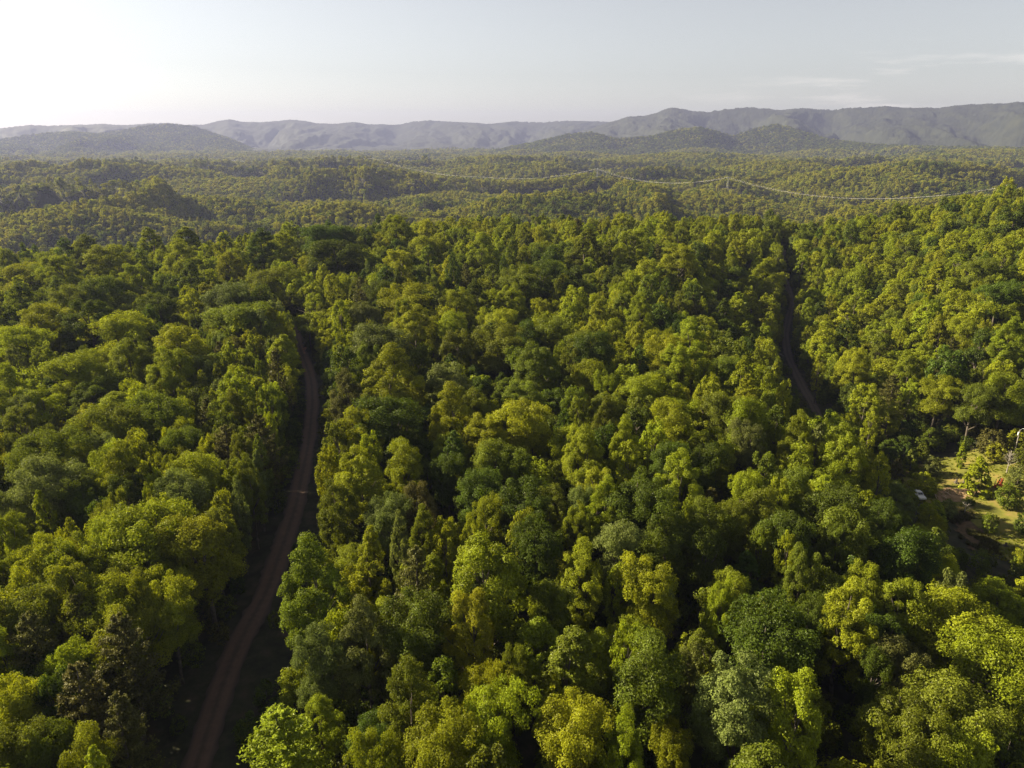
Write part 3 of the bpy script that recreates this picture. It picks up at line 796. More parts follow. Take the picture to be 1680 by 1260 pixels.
# ------------------------------------------------------------------ labels
TN = dict(Y='yellow-green', G='mid-green', D='dark green', S='pale grey-green', B='brownish', O='golden yellow')
SN = dict(b='broad lumpy', o='round-topped', c='pointed', k='tall narrow', f='feathery', s='open-crowned')
ORD = ['', 'first', 'second', 'third', 'fourth', 'fifth', 'sixth', 'seventh', 'eighth', 'ninth', 'tenth', 'eleventh', 'twelfth']
def zone(u, v):
    row = ('along the far woodland edge' if v < 420 else 'high in the photo' if v < 520 else 'at mid height' if v < 660 else
           'just below mid height' if v < 800 else 'in the lower half' if v < 950 else 'low in the photo' if v < 1110 else 'at the bottom edge')
    rx = float(np.interp(v, [440, 580, 640, 730, 825, 905, 960, 1055, 1128, 1260], [545, 497, 514, 506, 488, 461, 443, 393, 364, 322]))
    if u < rx - 170: col = 'at the far left'
    elif u < rx: col = 'just left of the gravel road'
    elif u < rx + 130: col = 'right beside the gravel road'
    elif u < 900: col = 'left of centre'
    elif u < 1150: col = 'in the centre right'
    elif u < 1330: col = 'toward the dirt track'
    elif v < 720: col = 'on the right hillside'
    elif v < 930: col = 'beside the grassy clearing'
    else: col = 'at the lower right'
    return row, col
groups = {}
for i in singles:
    u, v = info[i][0], info[i][1]
    groups.setdefault((trees[i][5], trees[i][6], zone(u, v)), []).append(i)
label = {}
for (tone, shp, (row, col)), ids in groups.items():
    ids.sort(key=lambda i: info[i][0])
    for k, i in enumerate(ids):
        base = f'{TN[tone]} {SN[shp]} tree {col}, {row}'
        if len(ids) > 1:
            w = 'leftmost' if k == 0 else 'rightmost' if k == len(ids) - 1 else ORD[k + 1] + ' from left'
            base = f'{w} {TN[tone]} {SN[shp]} tree {col}, {row}' if 'from' not in w else f'{TN[tone]} {SN[shp]} tree {col}, {row}, {w}'
        label[i] = base
NAME = dict(b='spreading_tree', o='broadleaf_tree', c='pointed_tree', k='narrow_tree', f='feathery_tree', s='open_tree')
def plant(i):
    x, y, z, rad, hs, tone, shp, hero, rnd = trees[i]
    var = PROTO[shp][int(rnd * 1000) % len(PROTO[shp])]
    s = rad / var[2]
    root = thing(NAME[shp], label.get(i), 'tree', (x, y, z), rnd * 6.283, 'trees of the woodland')
    cr = link('crown', var[0], root); tr = link('trunk', var[1], root)
    cr.material_slots[0].link = 'OBJECT'; cr.material_slots[0].material = M_LEAF[tone]
    for o in (cr, tr): o.scale = (s, s * (0.92 + 0.16 * ((rnd * 37) % 1)), hs)
    return root
for i in singles: plant(i)

# ------------------------------------------------------------------ the rest of the woodland: instanced, one object per belt
def join_proto(name, v, q, tint, mat_leaf, trunk=None):
    if trunk is None: return mesh_np(name, v, [q], [mat_leaf], attr=tint)
    tv = np.zeros(len(trunk.vertices) * 3, np.float32); trunk.vertices.foreach_get('co', tv); tv = tv.reshape(-1, 3)
    tq = np.array([list(p.vertices) for p in trunk.polygons if len(p.vertices) == 4], int)
    return mesh_np(name, np.concatenate((v, tv)), [np.concatenate((q, tq + len(v)))], [mat_leaf, M_BARK],
                   midx=np.concatenate((np.zeros(len(q)), np.ones(len(tq)))), attr=np.concatenate((tint, np.zeros(len(tv)))))
def scatter(name, lab, meshes, pts, rot, scl, idx):
    col = bpy.data.collections.new(name + '_kinds')
    for k, m in enumerate(meshes):
        col.objects.link(bpy.data.objects.new('kind_%02d' % k, m))
    me = bpy.data.meshes.new(name)
    me.vertices.add(len(pts)); me.vertices.foreach_set('co', np.asarray(pts, np.float32).ravel())
    for nm, ty, arr, key in (('rot', 'FLOAT_VECTOR', rot, 'vector'), ('scl', 'FLOAT_VECTOR', scl, 'vector'), ('idx', 'INT', idx, 'value')):
        a = me.attributes.new(nm, ty, 'POINT'); a.data.foreach_set(key, np.asarray(arr, np.int32 if ty == 'INT' else np.float32).ravel())
    o = link(name, me, kind='stuff', label=lab)
    ng = bpy.data.node_groups.new(name, 'GeometryNodeTree')
    ng.interface.new_socket('Geometry', in_out='INPUT', socket_type='NodeSocketGeometry')
    ng.interface.new_socket('Geometry', in_out='OUTPUT', socket_type='NodeSocketGeometry')
    N, L = ng.nodes, ng.links
    gi, go = N.new('NodeGroupInput'), N.new('NodeGroupOutput')
    ip = N.new('GeometryNodeInstanceOnPoints'); ci = N.new('GeometryNodeCollectionInfo')
    ci.inputs['Collection'].default_value = col; ci.inputs['Separate Children'].default_value = True; ci.inputs['Reset Children'].default_value = True
    def named(nm, ty):
        n = N.new('GeometryNodeInputNamedAttribute'); n.data_type = ty; n.inputs['Name'].default_value = nm
        return n.outputs['Attribute']
    L.new(gi.outputs[0], ip.inputs['Points']); L.new(ci.outputs[0], ip.inputs['Instance'])
    ip.inputs['Pick Instance'].default_value = True
    L.new(named('idx', 'INT'), ip.inputs['Instance Index'])
    L.new(named('rot', 'FLOAT_VECTOR'), ip.inputs['Rotation'])
    L.new(named('scl', 'FLOAT_VECTOR'), ip.inputs['Scale'])
    L.new(ip.outputs[0], go.inputs[0])
    md = o.modifiers.new('scatter', 'NODES'); md.node_group = ng
    return o
flat = [(s, k) for s in 'bockf' for k in range(len(PROTO[s]))]
near_meshes = []
tone_sets = [('Y', M_LEAF['Y']), ('G', M_LEAF['G']), ('D', M_LEAF['D']), ('S', M_LEAF['S']), ('B', M_LEAF['B'])]
lookup = {}
for tone, ml in tone_sets:
    for s in 'bockf':
        for k in range(2):
            if (s == 'f') != (tone == 'B') and not (tone == 'B' and s in 'bo' and k == 0): continue
            pr = PROTO[s][(k + ord(tone)) % len(PROTO[s])]
            lookup[(tone, s, k)] = (len(near_meshes), pr[2])
            v4 = pr[4][0].reshape(-1, 4, 3)[::5]; c4 = v4.mean(1, keepdims=True)
            near_meshes.append(join_proto('woodland_tree', (c4 + (v4 - c4) * 2.0).reshape(-1, 3), np.arange(len(v4) * 4).reshape(-1, 4), pr[4][2].reshape(-1, 4)[::5].ravel(), ml, pr[1]))
P_, R_, S_, I_ = [], [], [], []
ss = set(singles)
for i, t in enumerate(trees):
    if i in ss: continue
    x, y, z, rad, hs, tone, shp, hero, rnd = t
    key = (tone, shp, int(rnd * 100) % 2)
    if key not in lookup: key = (tone, shp, 0)
    if key not in lookup: key = (tone, 'f' if tone == 'B' else 'b', 0)
    k, re = lookup[key]
    P_.append((x, y, z)); R_.append((0, 0, rnd * 6.283)); S_.append((rad / re, rad / re, hs)); I_.append(k)
scatter('woodland', 'dense green woodland filling the slopes between the larger trees', near_meshes, P_, R_, S_, I_)

# understory: low bushes under and between the trees
und = []
for k in range(3):
    (v, q, tint), cl = make_crown('o', 900 + k, 1500, 0.8)
    v = (v - (0, 0, 8.0)) * (0.42, 0.42, 0.40)
    und.append(join_proto('bush', v, q, tint, M_UNDER))
g3 = np.random.default_rng(9)
P_, R_, S_, I_ = [], [], [], []
for _ in range(24000):
    y = 20 + 480 * math.sqrt(g3.random()); x = g3.uniform(-0.85 * y - 20, 0.85 * y + 20)
    if (y < 310 and abs(x + 55) < 60 and path_d(pathA, x, y) < 3.2) or (x > 60 and (path_d(pathB, x, y) < 3.0 or (y < 320 and inside(CLEAR, x, y)))): continue
    s = g3.uniform(.5, 1.25)
    if blocked(x, y, 2.0 * s, 4.5 * s): continue
    P_.append((x, y, float(h(x, y)))); R_.append((0, 0, g3.uniform(0, 6.28))); S_.append((s, s, s * g3.uniform(.8, 1.3))); I_.append(int(g3.integers(0, 3)))
scatter('undergrowth', 'dark undergrowth below the trees', und, P_, R_, S_, I_)

# rough grass of the clearing, brown tufts where tree shade is painted
tm_ = []
for k, (t_, nm) in enumerate((('G', 0), ('Y', 1), ('B', 2))):
    gg = np.random.default_rng(70 + k); n = 60
    a_ = gg.uniform(0, 6.283, n); r_ = gg.uniform(0, .35, n); hgt = gg.uniform(.25, .6, n)
    bx, by = r_ * np.cos(a_), r_ * np.sin(a_); tx, ty = bx * 1.9, by * 1.9
    w_ = 0.05
    vv = np.stack((np.stack((bx - w_ * np.sin(a_), by + w_ * np.cos(a_), 0 * bx), -1), np.stack((bx + w_ * np.sin(a_), by - w_ * np.cos(a_), 0 * bx), -1), np.stack((tx, ty, hgt), -1)), 1).reshape(-1, 3)
    tm_.append(mesh_np('grass_tuft', vv, [np.arange(n * 3).reshape(-1, 3)], M_LEAF[t_], attr=np.repeat(gg.uniform(0, .7, n), 3)))
TREE_SHADE = px_poly([(1545, 848), (1560, 838), (1590, 848), (1622, 872), (1632, 905), (1600, 905), (1575, 890)])
P_, R_, S_, I_ = [], [], [], []
x0, y0 = CLEAR.min(0); x1, y1 = CLEAR.max(0)
gx_, gy_ = g3.uniform(x0, x1, 16000), g3.uniform(y0, y1, 16000)
okm = inside(CLEAR, gx_, gy_) & (fbm(gx_ / 7, gy_ / 7, 3) > -0.25); brm = inside(TREE_SHADE, gx_ + g3.normal(size=16000), gy_ + g3.normal(size=16000))
for x, y, br in zip(gx_[okm], gy_[okm], brm[okm]):
    s = g3.uniform(.6, 1.5) * (1.3 if br else 0.55)
    if not br and g3.random() < 0.5: continue
    P_.append((x, y, float(h(x, y)) + .1)); R_.append((0, 0, g3.uniform(0, 6.28))); S_.append((s, s, s)); I_.append(2 if br else 1)
scatter('rough_grass', 'rough grass tufts over the clearing, brown ones in the painted tree shade', tm_, P_, R_, S_, I_)

# far hills: smaller, simpler trees, culled where the ground hides them
far_m = []
for s, k in (('b', 0), ('o', 1), ('c', 0), ('b', 2), ('o', 2), ('k', 0)):
    (v, q, tint), cl = make_crown(s, 300 + 7 * k + ord(s), 2200, 0.95)
    for mm in (M_MIXB, M_MIX):
        far_m.append(join_proto('hill_tree', v, q, tint, mm, trunk_mb(300 + k, cl, s, 3).mesh('trunk', M_BARK)))
TB, RB = 900, 700
thb = np.linspace(-0.80, 0.80, TB); rb = np.geomspace(60, 6400, RB)
TT, RR = np.meshgrid(thb, rb, indexing='ij')
HH = h(RR * np.sin(TT), RR * np.cos(TT)); ANG = (HH + 13 - CAM_Z) / RR
RUN = np.maximum.accumulate(ANG, axis=1)
P_, S_ = [], []
bands = [(380, 900, 7.6), (900, 1500, 8.4), (1500, 2300, 10.0), (2300, 3300, 12.0), (3300, 4600, 15.0), (4600, 6200, 21.0)]
LINE_CLEAR = []
def scatter_far(line):
    for r0, r1, sp in bands:
        nx, ny = int(2 * r1 * 0.78 / sp), int((r1) / sp)
        X, Y = np.meshgrid((np.arange(nx) - nx / 2) * sp, np.arange(ny) * sp, indexing='ij')
        X = X + g3.uniform(-.48, .48, X.shape) * sp; Y = Y + g3.uniform(-.48, .48, X.shape) * sp
        r = np.hypot(X, Y); a = np.arctan2(X, Y)
        ok = (r >= r0) & (r < r1) & (np.abs(a) < 0.76)
        ed = np.interp(X, [-400, -150, 0, 120, 300, 600], [440, 455, 500, 520, 560, 620])
        ok &= Y > ed
        X, Y, r, a = X[ok], Y[ok], r[ok], a[ok]
        Z = h(X, Y)
        ti = np.clip(((a + 0.8) / 1.6 * (TB - 1)).astype(int), 0, TB - 1)
        ri = np.clip(np.searchsorted(rb, r - 50) - 1, 0, RB - 1)
        vis = (Z + 24 - CAM_Z) / r > RUN[ti, ri] - 0.006
        for p0, p1 in line:
            d = p1 - p0; q = np.clip(((X - p0[0]) * d[0] + (Y - p0[1]) * d[1]) / (d @ d), 0, 1)
            vis &= np.hypot(X - p0[0] - q * d[0], Y - p0[1] - q * d[1]) > 11
        X, Y, Z = X[vis], Y[vis], Z[vis]
        P_.append(np.stack((X, Y, Z), -1))
        k = sp / 9.0
        s = g3.uniform(.75, 1.3, len(X)) * min(k, 2.0) * 1.08
        S_.append(np.stack((s, s, g3.uniform(.75, 1.12, len(X)) * (0.55 + 0.45 * k)), -1))

# ------------------------------------------------------------------ power line over the hills
tops = [at_y(u, v, d) for u, v, d in TW]
line = [(a[:2], b[:2]) for a, b in zip(tops[:-1], tops[1:])]
scatter_far(line)
P_ = np.concatenate(P_); S_ = np.concatenate(S_)
print('far trees', len(P_))
n_hill = len(P_)
for sl in SLOPES:                          # woods on the nearest foothills
    sl = sl[(sl[:, 2] > h(sl[:, 0], sl[:, 1]) - 2)]
    k = g3.permutation(len(sl))[:26000]
    P_ = np.concatenate((P_, sl[k] - (0, 0, 7))); w = g3.uniform(1.3, 2.1, len(k))
    S_ = np.concatenate((S_, np.stack((w, w, g3.uniform(.8, 1.15, len(k))), -1)))
rotf = np.zeros_like(P_); rotf[:, 2] = g3.uniform(0, 6.28, len(P_))
scatter('hill_forest', 'forest covering the rolling hills to the mountains', far_m, P_, rotf, S_,
        2 * g3.integers(0, len(far_m) // 2, len(P_)) + (fbm(P_[:, 0] / 140, P_[:, 1] / 140, 3) * 1.6 + g3.normal(size=len(P_)) * 0.45 > np.where(np.arange(len(P_)) < n_hill, 0.48, -0.75)).astype(int))
TL = ['nearest the right edge', 'on the dark green hill right of centre', 'on the crest in the centre', 'in the dip left of centre', 'on the far hill left of centre', 'farthest, in the haze on the left']
arm_ends = []
for (p, lab, k) in zip(tops, TL, range(9)):
    gz = float(h(p[0], p[1]))
    H = p[2] - gz
    print('tower', k, 'height', round(H, 1))
    if H < 24: gz = p[2] - 24; H = 24
    a = tops[max(k - 1, 0)]; b = tops[min(k + 1, len(tops) - 1)]
    rz = math.atan2(b[1] - a[1], b[0] - a[0])
    t = thing('pylon', f'grey lattice power pylon {lab}', 'pylon', (p[0], p[1], gz), rz, 'pylons of the power line')
    for sx, sy in ((-1, -1), (-1, 1), (1, 1), (1, -1)):
        m = MB(); m.tube([(2.6 * sx, 2.6 * sy, -1), (1.3 * sx, 1.3 * sy, H * .5), (.5 * sx, .5 * sy, H)], 0.14, 4)
        link('leg', m.mesh('leg', M_STEEL), t)
    m = MB()
    zz = np.linspace(1, H - 1, 9)
    for q in range(8):
        w0 = np.interp(zz[q], [0, H * .5, H], [2.6, 1.3, .5]); w1 = np.interp(zz[q + 1], [0, H * .5, H], [2.6, 1.3, .5])
        c0 = [(-w0, -w0), (-w0, w0), (w0, w0), (w0, -w0)]; c1 = [(-w1, -w1), (-w1, w1), (w1, w1), (w1, -w1)]
        for e in range(4):
            m.tube([(*c0[e], zz[q]), (*c1[(e + 1) % 4], zz[q + 1])], 0.07, 3); m.tube([(*c0[(e + 1) % 4], zz[q]), (*c1[e], zz[q + 1])], 0.07, 3)
    br = link('bracing', m.mesh('bracing', M_STEEL), t)
    m = MB(); m.box((0, 0, H - 3), (0.5, 15, 0.5)); link('cross_arm', m.mesh('cross_arm', M_STEEL), t)
    c_, s_ = math.cos(rz), math.sin(rz)
    arm_ends.append([np.array((p[0] - s_ * w, p[1] + c_ * w, gz + H - 3.0)) for w in (-7, 0, 7)])
for w, nm in enumerate(('near', 'middle', 'far')):
    m = MB(); pts = []
    for k in range(len(tops) - 1):
        a, b = arm_ends[k][w], arm_ends[k + 1][w]
        s = np.linspace(0, 1, 25)[:-1]
        q = a + (b - a) * s[:, None]; q[:, 2] -= SAG[k] * 4 * s * (1 - s)
        pts.append(q)
    pts = np.concatenate(pts + [arm_ends[-1][w][None]])
    m.tube(pts, 0.055, 4)
    link('power_line_wire', m.mesh('power_line_wire', M_WIRE), label=f'bright {nm} wire of the three sagging between the hill pylons', category='wire', group='wires of the hill power line')

# ------------------------------------------------------------------ shrubs and small trees in the clearing and by the road
for key, src, sd in (('u', 'o', 2100), ('n', 'c', 2200)):
    PROTO[key] = []
    for i in range(2):
        (v, q, tint), cl = make_crown(src, sd + i, 2600, 0.85)
        z0 = np.percentile(v[:, 2], 2); z1 = np.percentile(v[:, 2], 99.5)
        v = v.copy(); v[:, 2] = (v[:, 2] - z0) / (z1 - z0) * 19.5 + 0.3
        cm = mesh_np('crown', v, [q], M_LEAF['G'], attr=tint)
        mb = MB(); mb.tube([(0, 0, -.8), (.1, 0, 6), (0, .2, 14)], (.4, .25, .08), 6)
        PROTO[key].append((cm, mb.mesh('trunk', M_BARK), float(np.percentile(np.hypot(v[:, 0], v[:, 1]), 97)), 19.5, None))
SHRUB = [  # u, v of the middle, width, height in the photograph, tone, shape, name, label
    (1491, 763, 24, 36, 'G', 'n', 'young_tree', 'young pointed green tree at the shaded left corner of the clearing'),
    (1525, 768, 24, 28, 'S', 'u', 'shrub', 'grey-green shrub at the upper left edge of the sunlit grass'),
    (1515, 796, 38, 26, 'Y', 'u', 'shrub', 'yellow-green spreading shrub just above the white pickup'),
    (1574, 750, 13, 38, 'Y', 'n', 'young_tree', 'slender lone sapling in the shade behind the sunlit grass'),
    (1601, 787, 38, 52, 'Y', 'n', 'young_tree', 'tall bright bushy tree in the middle of the clearing'),
    (1620, 730, 36, 36, 'B', 'u', 'shrub', 'brownish olive shrub beside the golden shrub'),
    (1633, 746, 28, 24, 'O', 'u', 'shrub', 'golden yellow shrub at the back of the clearing'),
    (1666, 725, 26, 26, 'Y', 'u', 'shrub', 'yellow-green shrub at the foot of the lamp pole'),
    (1673, 748, 20, 32, 'G', 'u', 'shrub', 'green shrub at the right edge below the lamp pole'),
    (1668, 784, 28, 28, 'S', 'u', 'shrub', 'pale grey-green shrub right of the red boards'),
    (1650, 817, 32, 32, 'G', 'u', 'shrub', 'large rounded green shrub below the red boards'),
    (1621, 863, 22, 26, 'G', 'u', 'shrub', 'lone green bush on the open lower grass'),
    (1674, 862, 20, 26, 'D', 'u', 'shrub', 'dark green bush at the right edge of the lower grass'),
    (1549, 838, 28, 24, 'S', 'u', 'shrub', 'grey-green bush at the lower left edge of the bare dirt'),
    (1592, 826, 12, 9, 'D', 'u', 'shrub', 'tiny dark shrub on the right tip of the bare dirt'),
    (1440, 790, 30, 40, 'D', 'n', 'young_tree', 'dark pointed young tree left of the clearing'),
    (1465, 778, 26, 40, 'B', 'n', 'young_tree', 'brownish pointed young tree left of the clearing'),
    (511, 548, 64, 62, 'Y', 's', 'open_tree', 'small layered yellow-green tree at the head of the gravel road'),
]
def small_tree(u, v, w, hh, tone, shp, name, lab, k):
    p = ground_hit(u, v + hh * 0.46)
    dist = math.sqrt(p[0] ** 2 + p[1] ** 2 + (CAM_Z - p[2]) ** 2)
    dep = math.asin((CAM_Z - p[2]) / dist)
    rad = w * dist / FPX / 2; H = hh * dist / FPX / math.cos(dep) * 0.95
    var = PROTO[shp][k % len(PROTO[shp])]
    root = thing(name, lab, 'tree' if 'tree' in name else 'shrub', (p[0], p[1], float(h(p[0], p[1])) + 0.25), k * 1.7, 'shrubs and saplings around the clearing' if u > 1400 else None)
    cr = link('crown' if 'tree' in name else 'foliage', var[0], root); tr = link('trunk' if 'tree' in name else 'stem', var[1], root)
    cr.material_slots[0].link = 'OBJECT'; cr.material_slots[0].material = M_LEAF[tone]
    for o in (cr, tr): o.scale = (rad / var[2], rad / var[2], H / var[3])
    tr.scale = (H / 19.5 * .9, H / 19.5 * .9, H / var[3])
for k, a in enumerate(SHRUB): small_tree(*a, k)
# bare grey trees
def bare_tree(u, v, H, lab, seed, n=26):
    g = np.random.default_rng(seed); p = ground_hit(u, v)
    t = thing('bare_tree', lab, 'tree', (p[0], p[1], p[2] + 0.2), 0)
    m = MB(); m.tube([(0, 0, -.4), (.05, 0, H * .35), (-.1, .1, H * .7), (0, 0, H)], (.16, .12, .07, .02), 6)
    link('trunk', m.mesh('trunk', M_PALEBARK), t)
    m = MB()
    for k in range(n):
        z = H * g.uniform(.25, .9); a = g.uniform(0, 6.28); L = (H - z) * 0.55 + 0.5
        e = np.array((math.cos(a) * L * .7, math.sin(a) * L * .7, z + L * .75)); s0 = np.array((0, 0, z))
        m.tube([s0, (s0 + e) / 2 + g.normal(size=3) * .12, e], (.055, .035, .012), 4)
        for j in range(4):
            q = s0 + (e - s0) * g.uniform(.35, .9); d = norm((e - s0)[None])[0] + g.normal(size=3) * .6
            m.tube([q, q + d * L * .3], (.022, .008), 3)
    link('twigs', m.mesh('twigs', M_PALEBARK), t)
bare_tree(1651, 776, 6.5, 'bare grey tree beside the golden shrub at the back of the clearing', 1)
bare_tree(1582, 842, 3.2, 'small bare sapling standing below the bare dirt', 2, 10)

# ------------------------------------------------------------------ things lying about in the clearing
M_RED = noise_mat('faded_red_paint', (0.30, 0.035, 0.018), (0.50, 0.085, 0.045), 1.5)
M_WHITE = noise_mat('white_paint', (0.50, 0.49, 0.46), (0.66, 0.65, 0.62), 1.0, rough=0.45, spec=0.5)
M_GLASS = noise_mat('dark_glass', (0.012, 0.014, 0.018), (0.02, 0.022, 0.028), 1.0, rough=0.06, spec=0.8)
M_TYRE = noise_mat('black_rubber', (0.012, 0.012, 0.012), (0.025, 0.025, 0.025), 3.0)
M_LOG = noise_mat('cut_timber', (0.34, 0.24, 0.14), (0.52, 0.40, 0.26), 2.0)
M_LAMP = noise_mat('white_lamp_housing', (0.75, 0.75, 0.73), (0.82, 0.82, 0.80), 1.0, rough=0.3, spec=0.5)
p = ground_hit(1637, 799)
t = thing('board_pile', 'faded red boards leaning together in a heap among the shrubs', 'boards', (p[0], p[1], p[2] + 0.25), 0.5)
g4 = np.random.default_rng(31)
for k in range(11):
    a = g4.uniform(-1.1, 1.1); L = g4.uniform(1.8, 3.0)
    m = MB(); m.box((0, 0, 0), (0.42, 0.07, L))
    o = link('board', m.mesh('board', M_RED), t)
    o.location = ((k - 5) * 0.33, g4.normal() * 0.35, L * .5 * math.cos(a) * .9); o.rotation_euler = (g4.normal() * .3, a, g4.uniform(-.5, .5))
m = MB(); m.box((0.3, -0.9, 0.55), (2.4, 1.1, 0.08), rx=0.5); link('panel', m.mesh('panel', M_RED), t)
for w in (-1.2, 1.3):
    m = MB(); m.tube([(w, .3, -.2), (w + .1, .3, 2.3)], .08, 6); link('post', m.mesh('post', M_WOOD), t)

pa, pb = ground_hit(1503, 813), ground_hit(1521, 828)
rz = math.atan2(pb[1] - pa[1], pb[0] - pa[0])
pc = ground_hit(1505, 817)
t = thing('pickup_truck', 'white pickup truck half hidden under trees at the left of the clearing', 'truck', (pc[0], pc[1], pc[2] + 0.3), rz)
def loft(name, secs, mat, parent):        # secs: list of (x, half width bottom, half width top, z0, z1)
    m = MB(); v = []
    for x, wb, wt, z0, z1 in secs:
        v += [(x, -wb, z0), (x, wb, z0), (x, wb, z0 + (z1 - z0) * .75), (x, wt, z1), (x, -wt, z1), (x, -wb, z0 + (z1 - z0) * .75)]
    n = len(secs); q = []
    for i in range(n - 1):
        for j in range(6): q.append((i * 6 + j, i * 6 + (j + 1) % 6, (i + 1) * 6 + (j + 1) % 6, (i + 1) * 6 + j))
    m.add(v, [q, [[5, 4, 3, 2, 1, 0], [(n - 1) * 6 + j for j in range(6)]]])
    return link(name, m.mesh(name, mat), parent)
loft('body', [(-2.65, .86, .84, .5, 1.02), (-2.5, .92, .9, .42, 1.08), (0.75, .93, .91, .42, 1.08), (1.5, .93, .9, .42, 1.1), (2.4, .9, .84, .45, 1.02), (2.62, .8, .76, .5, .92)], M_WHITE, t)
loft('cab', [(-0.85, .88, .84, 1.083, 1.2), (-0.7, .84, .7, 1.083, 1.78), (0.45, .84, .7, 1.083, 1.8), (1.15, .86, .8, 1.083, 1.22)], M_WHITE, t)
for nm, c, sz, rxx in (('windscreen', (0.86, 0, 1.50), (0.04, 1.3, 0.62), 0), ('rear_window', (-0.82, 0, 1.5), (0.04, 1.2, 0.36), 0)):
    m = MB(); m.box((0, 0, 0), sz); o = link(nm, m.mesh(nm, M_GLASS), t); o.location = c; o.rotation_euler = (0, -0.86 if nm == 'windscreen' else 0.25, 0)
for sy in (-1, 1):
    m = MB(); m.box((-0.1, 0.835 * sy, 1.45), (1.1, 0.04, 0.36)); link('side_window', m.mesh('side_window', M_GLASS), t)
    for x in (-1.65, 1.6):
        m = MB(); m.tube([(x, .72 * sy, .36), (x, .95 * sy, .36)], .36, 14); w_ = link('wheel', m.mesh('wheel', M_TYRE), t)
        m = MB(); m.tube([(x, .94 * sy, .36), (x, .965 * sy, .36)], .2, 10); link('hub', m.mesh('hub', M_STEEL), w_)
m = MB(); m.box((-1.75, 0, 1.085), (1.55, 1.5, 0.02)); link('truck_bed', m.mesh('truck_bed', M_TYRE), t)

def log(u0, v0, u1, v1, r, lab, mat=M_LOG, lift=0.55):
    a, b = ground_hit(u0, v0), ground_hit(u1, v1)
    m = MB(); d = b - a
    mid = a + d * .5 + np.array((0, 0, r * .3))
    m.tube([a + (0, 0, lift), mid + (0, 0, lift), b + (0, 0, lift)], (r, r * .85, r * .6), 8)
    q = mid + (0, 0, lift); m.tube([q, q + np.array((.2, .3, .5))], (r * .35, r * .2), 5)
    link('log', m.mesh('log', mat), label=lab, category='log')
log(1550, 810, 1559, 815, .17, 'pale cut log on the bare dirt, uppermost of the four')
log(1546, 817, 1553, 821, .15, 'short pale log left of centre on the bare dirt')
log(1543, 826, 1560, 826, .16, 'longest pale log along the lower edge of the bare dirt')
log(1533, 813, 1536, 821, .13, 'pale log at the left end of the bare dirt')
log(1276, 582, 1285, 585, .30, 'pale fallen trunk beside the dark dirt track on the right', M_WOOD, 0.4)
for u, v, s, lab in ((1568, 793, .9, 'left dark stump on the upper sunlit grass'), (1581, 794, .8, 'right dark stump on the upper sunlit grass'), (1649, 897, .8, 'dark stump low on the open lower grass')):
    p = ground_hit(u, v); g = np.random.default_rng(int(u))
    m = MB(); m.tube([(0, 0, -.2), (0, 0, .15), (.05, 0, .6), (.08, .02, 1.1 * s)], (.48, .34, .27, .24), 9)
    for k in range(5):
        a = k * 1.256 + g.uniform(-.3, .3); m.tube([(0, 0, .22), (.45 * math.cos(a), .45 * math.sin(a), .12), (.85 * math.cos(a), .85 * math.sin(a), -.05)], (.14, .1, .03), 5)
    o = link('tree_stump', m.mesh('tree_stump', M_BARK), label=lab, category='stump', group='stumps in the clearing'); o.location = (p[0], p[1], p[2] + 0.25)

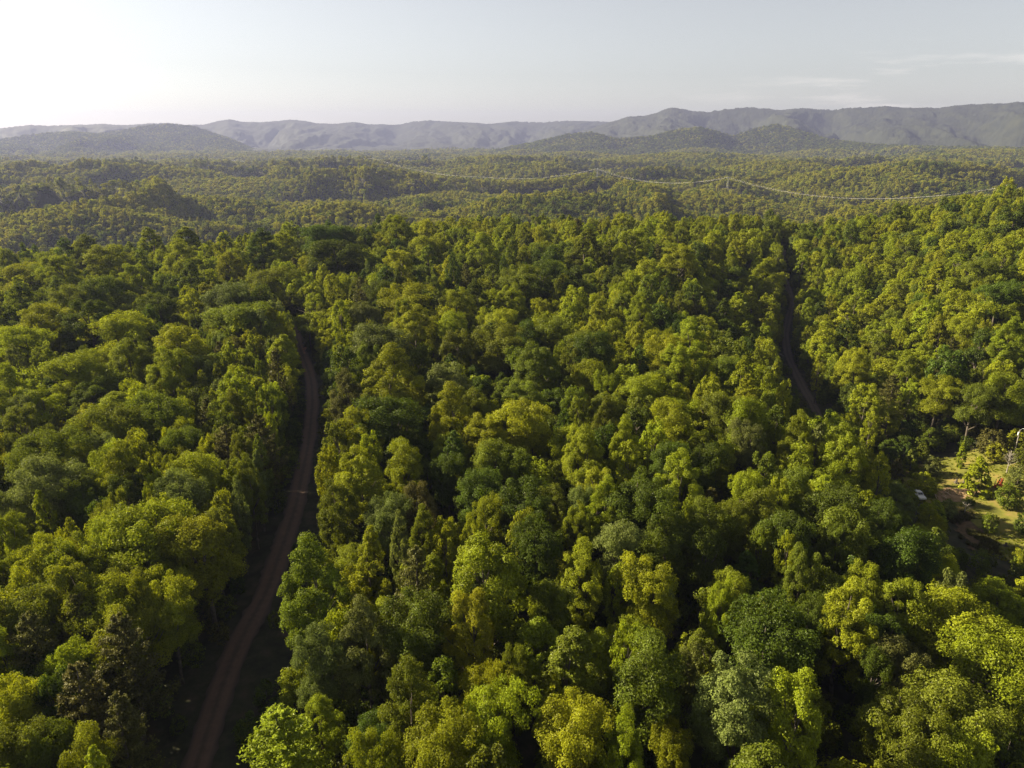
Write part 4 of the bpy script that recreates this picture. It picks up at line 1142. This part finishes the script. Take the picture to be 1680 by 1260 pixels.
# ------------------------------------------------------------------ utility poles and the wires along the road
def top_at(u, v, p):                       # point above ground point p seen at image row v
    b = (630 - v) / FPX
    return CAM_Z + p[1] * (-SIN + b * COS) / (COS + b * SIN)
p1 = ground_hit(511, 557); p1[1] += 2; H1 = top_at(504, 511, p1) - p1[2]
print('pole height', H1)
H1 = min(12.5, max(9.0, H1))
p2 = np.array((-29.0, 52.0, 0)); p2[2] = float(h(p2[0], p2[1]))
p3 = np.array((p1[0] - 34, p1[1] + 46, 0)); p3[2] = float(h(p3[0], p3[1]))
def pole(p, H, rz, lab):
    t = thing('utility_pole', lab, 'pole', tuple(p), rz, 'wooden poles along the gravel road')
    m = MB(); m.tube([(0, 0, -1), (0, 0, H * .5), (0, 0, H)], (.17, .15, .11), 8); link('pole', m.mesh('pole', M_WOOD), t)
    m = MB(); m.box((0, 0.16, H - .7), (2.5, .12, .14)); link('cross_arm', m.mesh('cross_arm', M_WOOD), t)
    for x in (-1.1, 0.45, 1.1):
        m = MB(); m.tube([(x, .16, H - .62), (x, .16, H - .5), (x, .16, H - .42)], (.05, .08, .04), 7); link('insulator', m.mesh('insulator', M_WHITE), t)
    m = MB(); m.tube([(.32, 0, H - 2.3), (.32, 0, H - 1.4)], .2, 9); link('transformer', m.mesh('transformer', M_STEEL), t)
pole(p1, H1, 0.5, 'weathered utility pole with cross arm at the head of the gravel road')
pole(p3, 10.5, 0.7, 'utility pole among the dark trees beyond the gravel road')
for a, b, Ha, Hb, lab, n in ((p1, p3, H1, 10.5, 'thin wire running left from the pole at the road head', -1.1), (p1, p3, H1, 10.5, 'second thin wire running left from the pole at the road head', 1.1)):
    s = np.linspace(0, 1, 30)[:, None]
    A0 = np.array((a[0] + n * .88, a[1] + n * .48, a[2] + Ha - .4)); B0 = np.array((b[0] + n * .8, b[1] + n * .6, b[2] + Hb - .4))
    q = A0 + (B0 - A0) * s; q[:, 2] -= (0.02 * np.linalg.norm(B0 - A0) * 4 * s * (1 - s))[:, 0]
    m = MB(); m.tube(q, 0.014, 4); link('overhead_wire', m.mesh('overhead_wire', M_WOOD), label=lab, category='wire')
p = ground_hit(1663, 748); H = min(11, max(7.5, top_at(1661, 705, p) - p[2]))
t = thing('lamp_pole', 'pale pole with a lamp at its top behind the clearing shrubs', 'lamp pole', tuple(p), 0.3)
m = MB(); m.tube([(0, 0, -1), (0, 0, H)], (.16, .11), 8); link('pole', m.mesh('pole', M_PALEBARK), t)
m = MB(); m.tube([(0, 0, H - .3), (.5, 0, H + .15), (1.1, 0, H + .15)], .035, 6); link('bracket', m.mesh('bracket', M_STEEL), t)
m = MB(); m.tube([(1.0, 0, H + .2), (1.3, 0, H + .12), (1.7, 0, H + .02)], (.08, .13, .07), 8); link('lamp_head', m.mesh('lamp_head', M_LAMP), t)
m = MB(); m.tube([(-.3, 0, H - 1.6), (-.3, 0, H - .7)], .2, 9); link('transformer', m.mesh('transformer', M_LAMP), t)
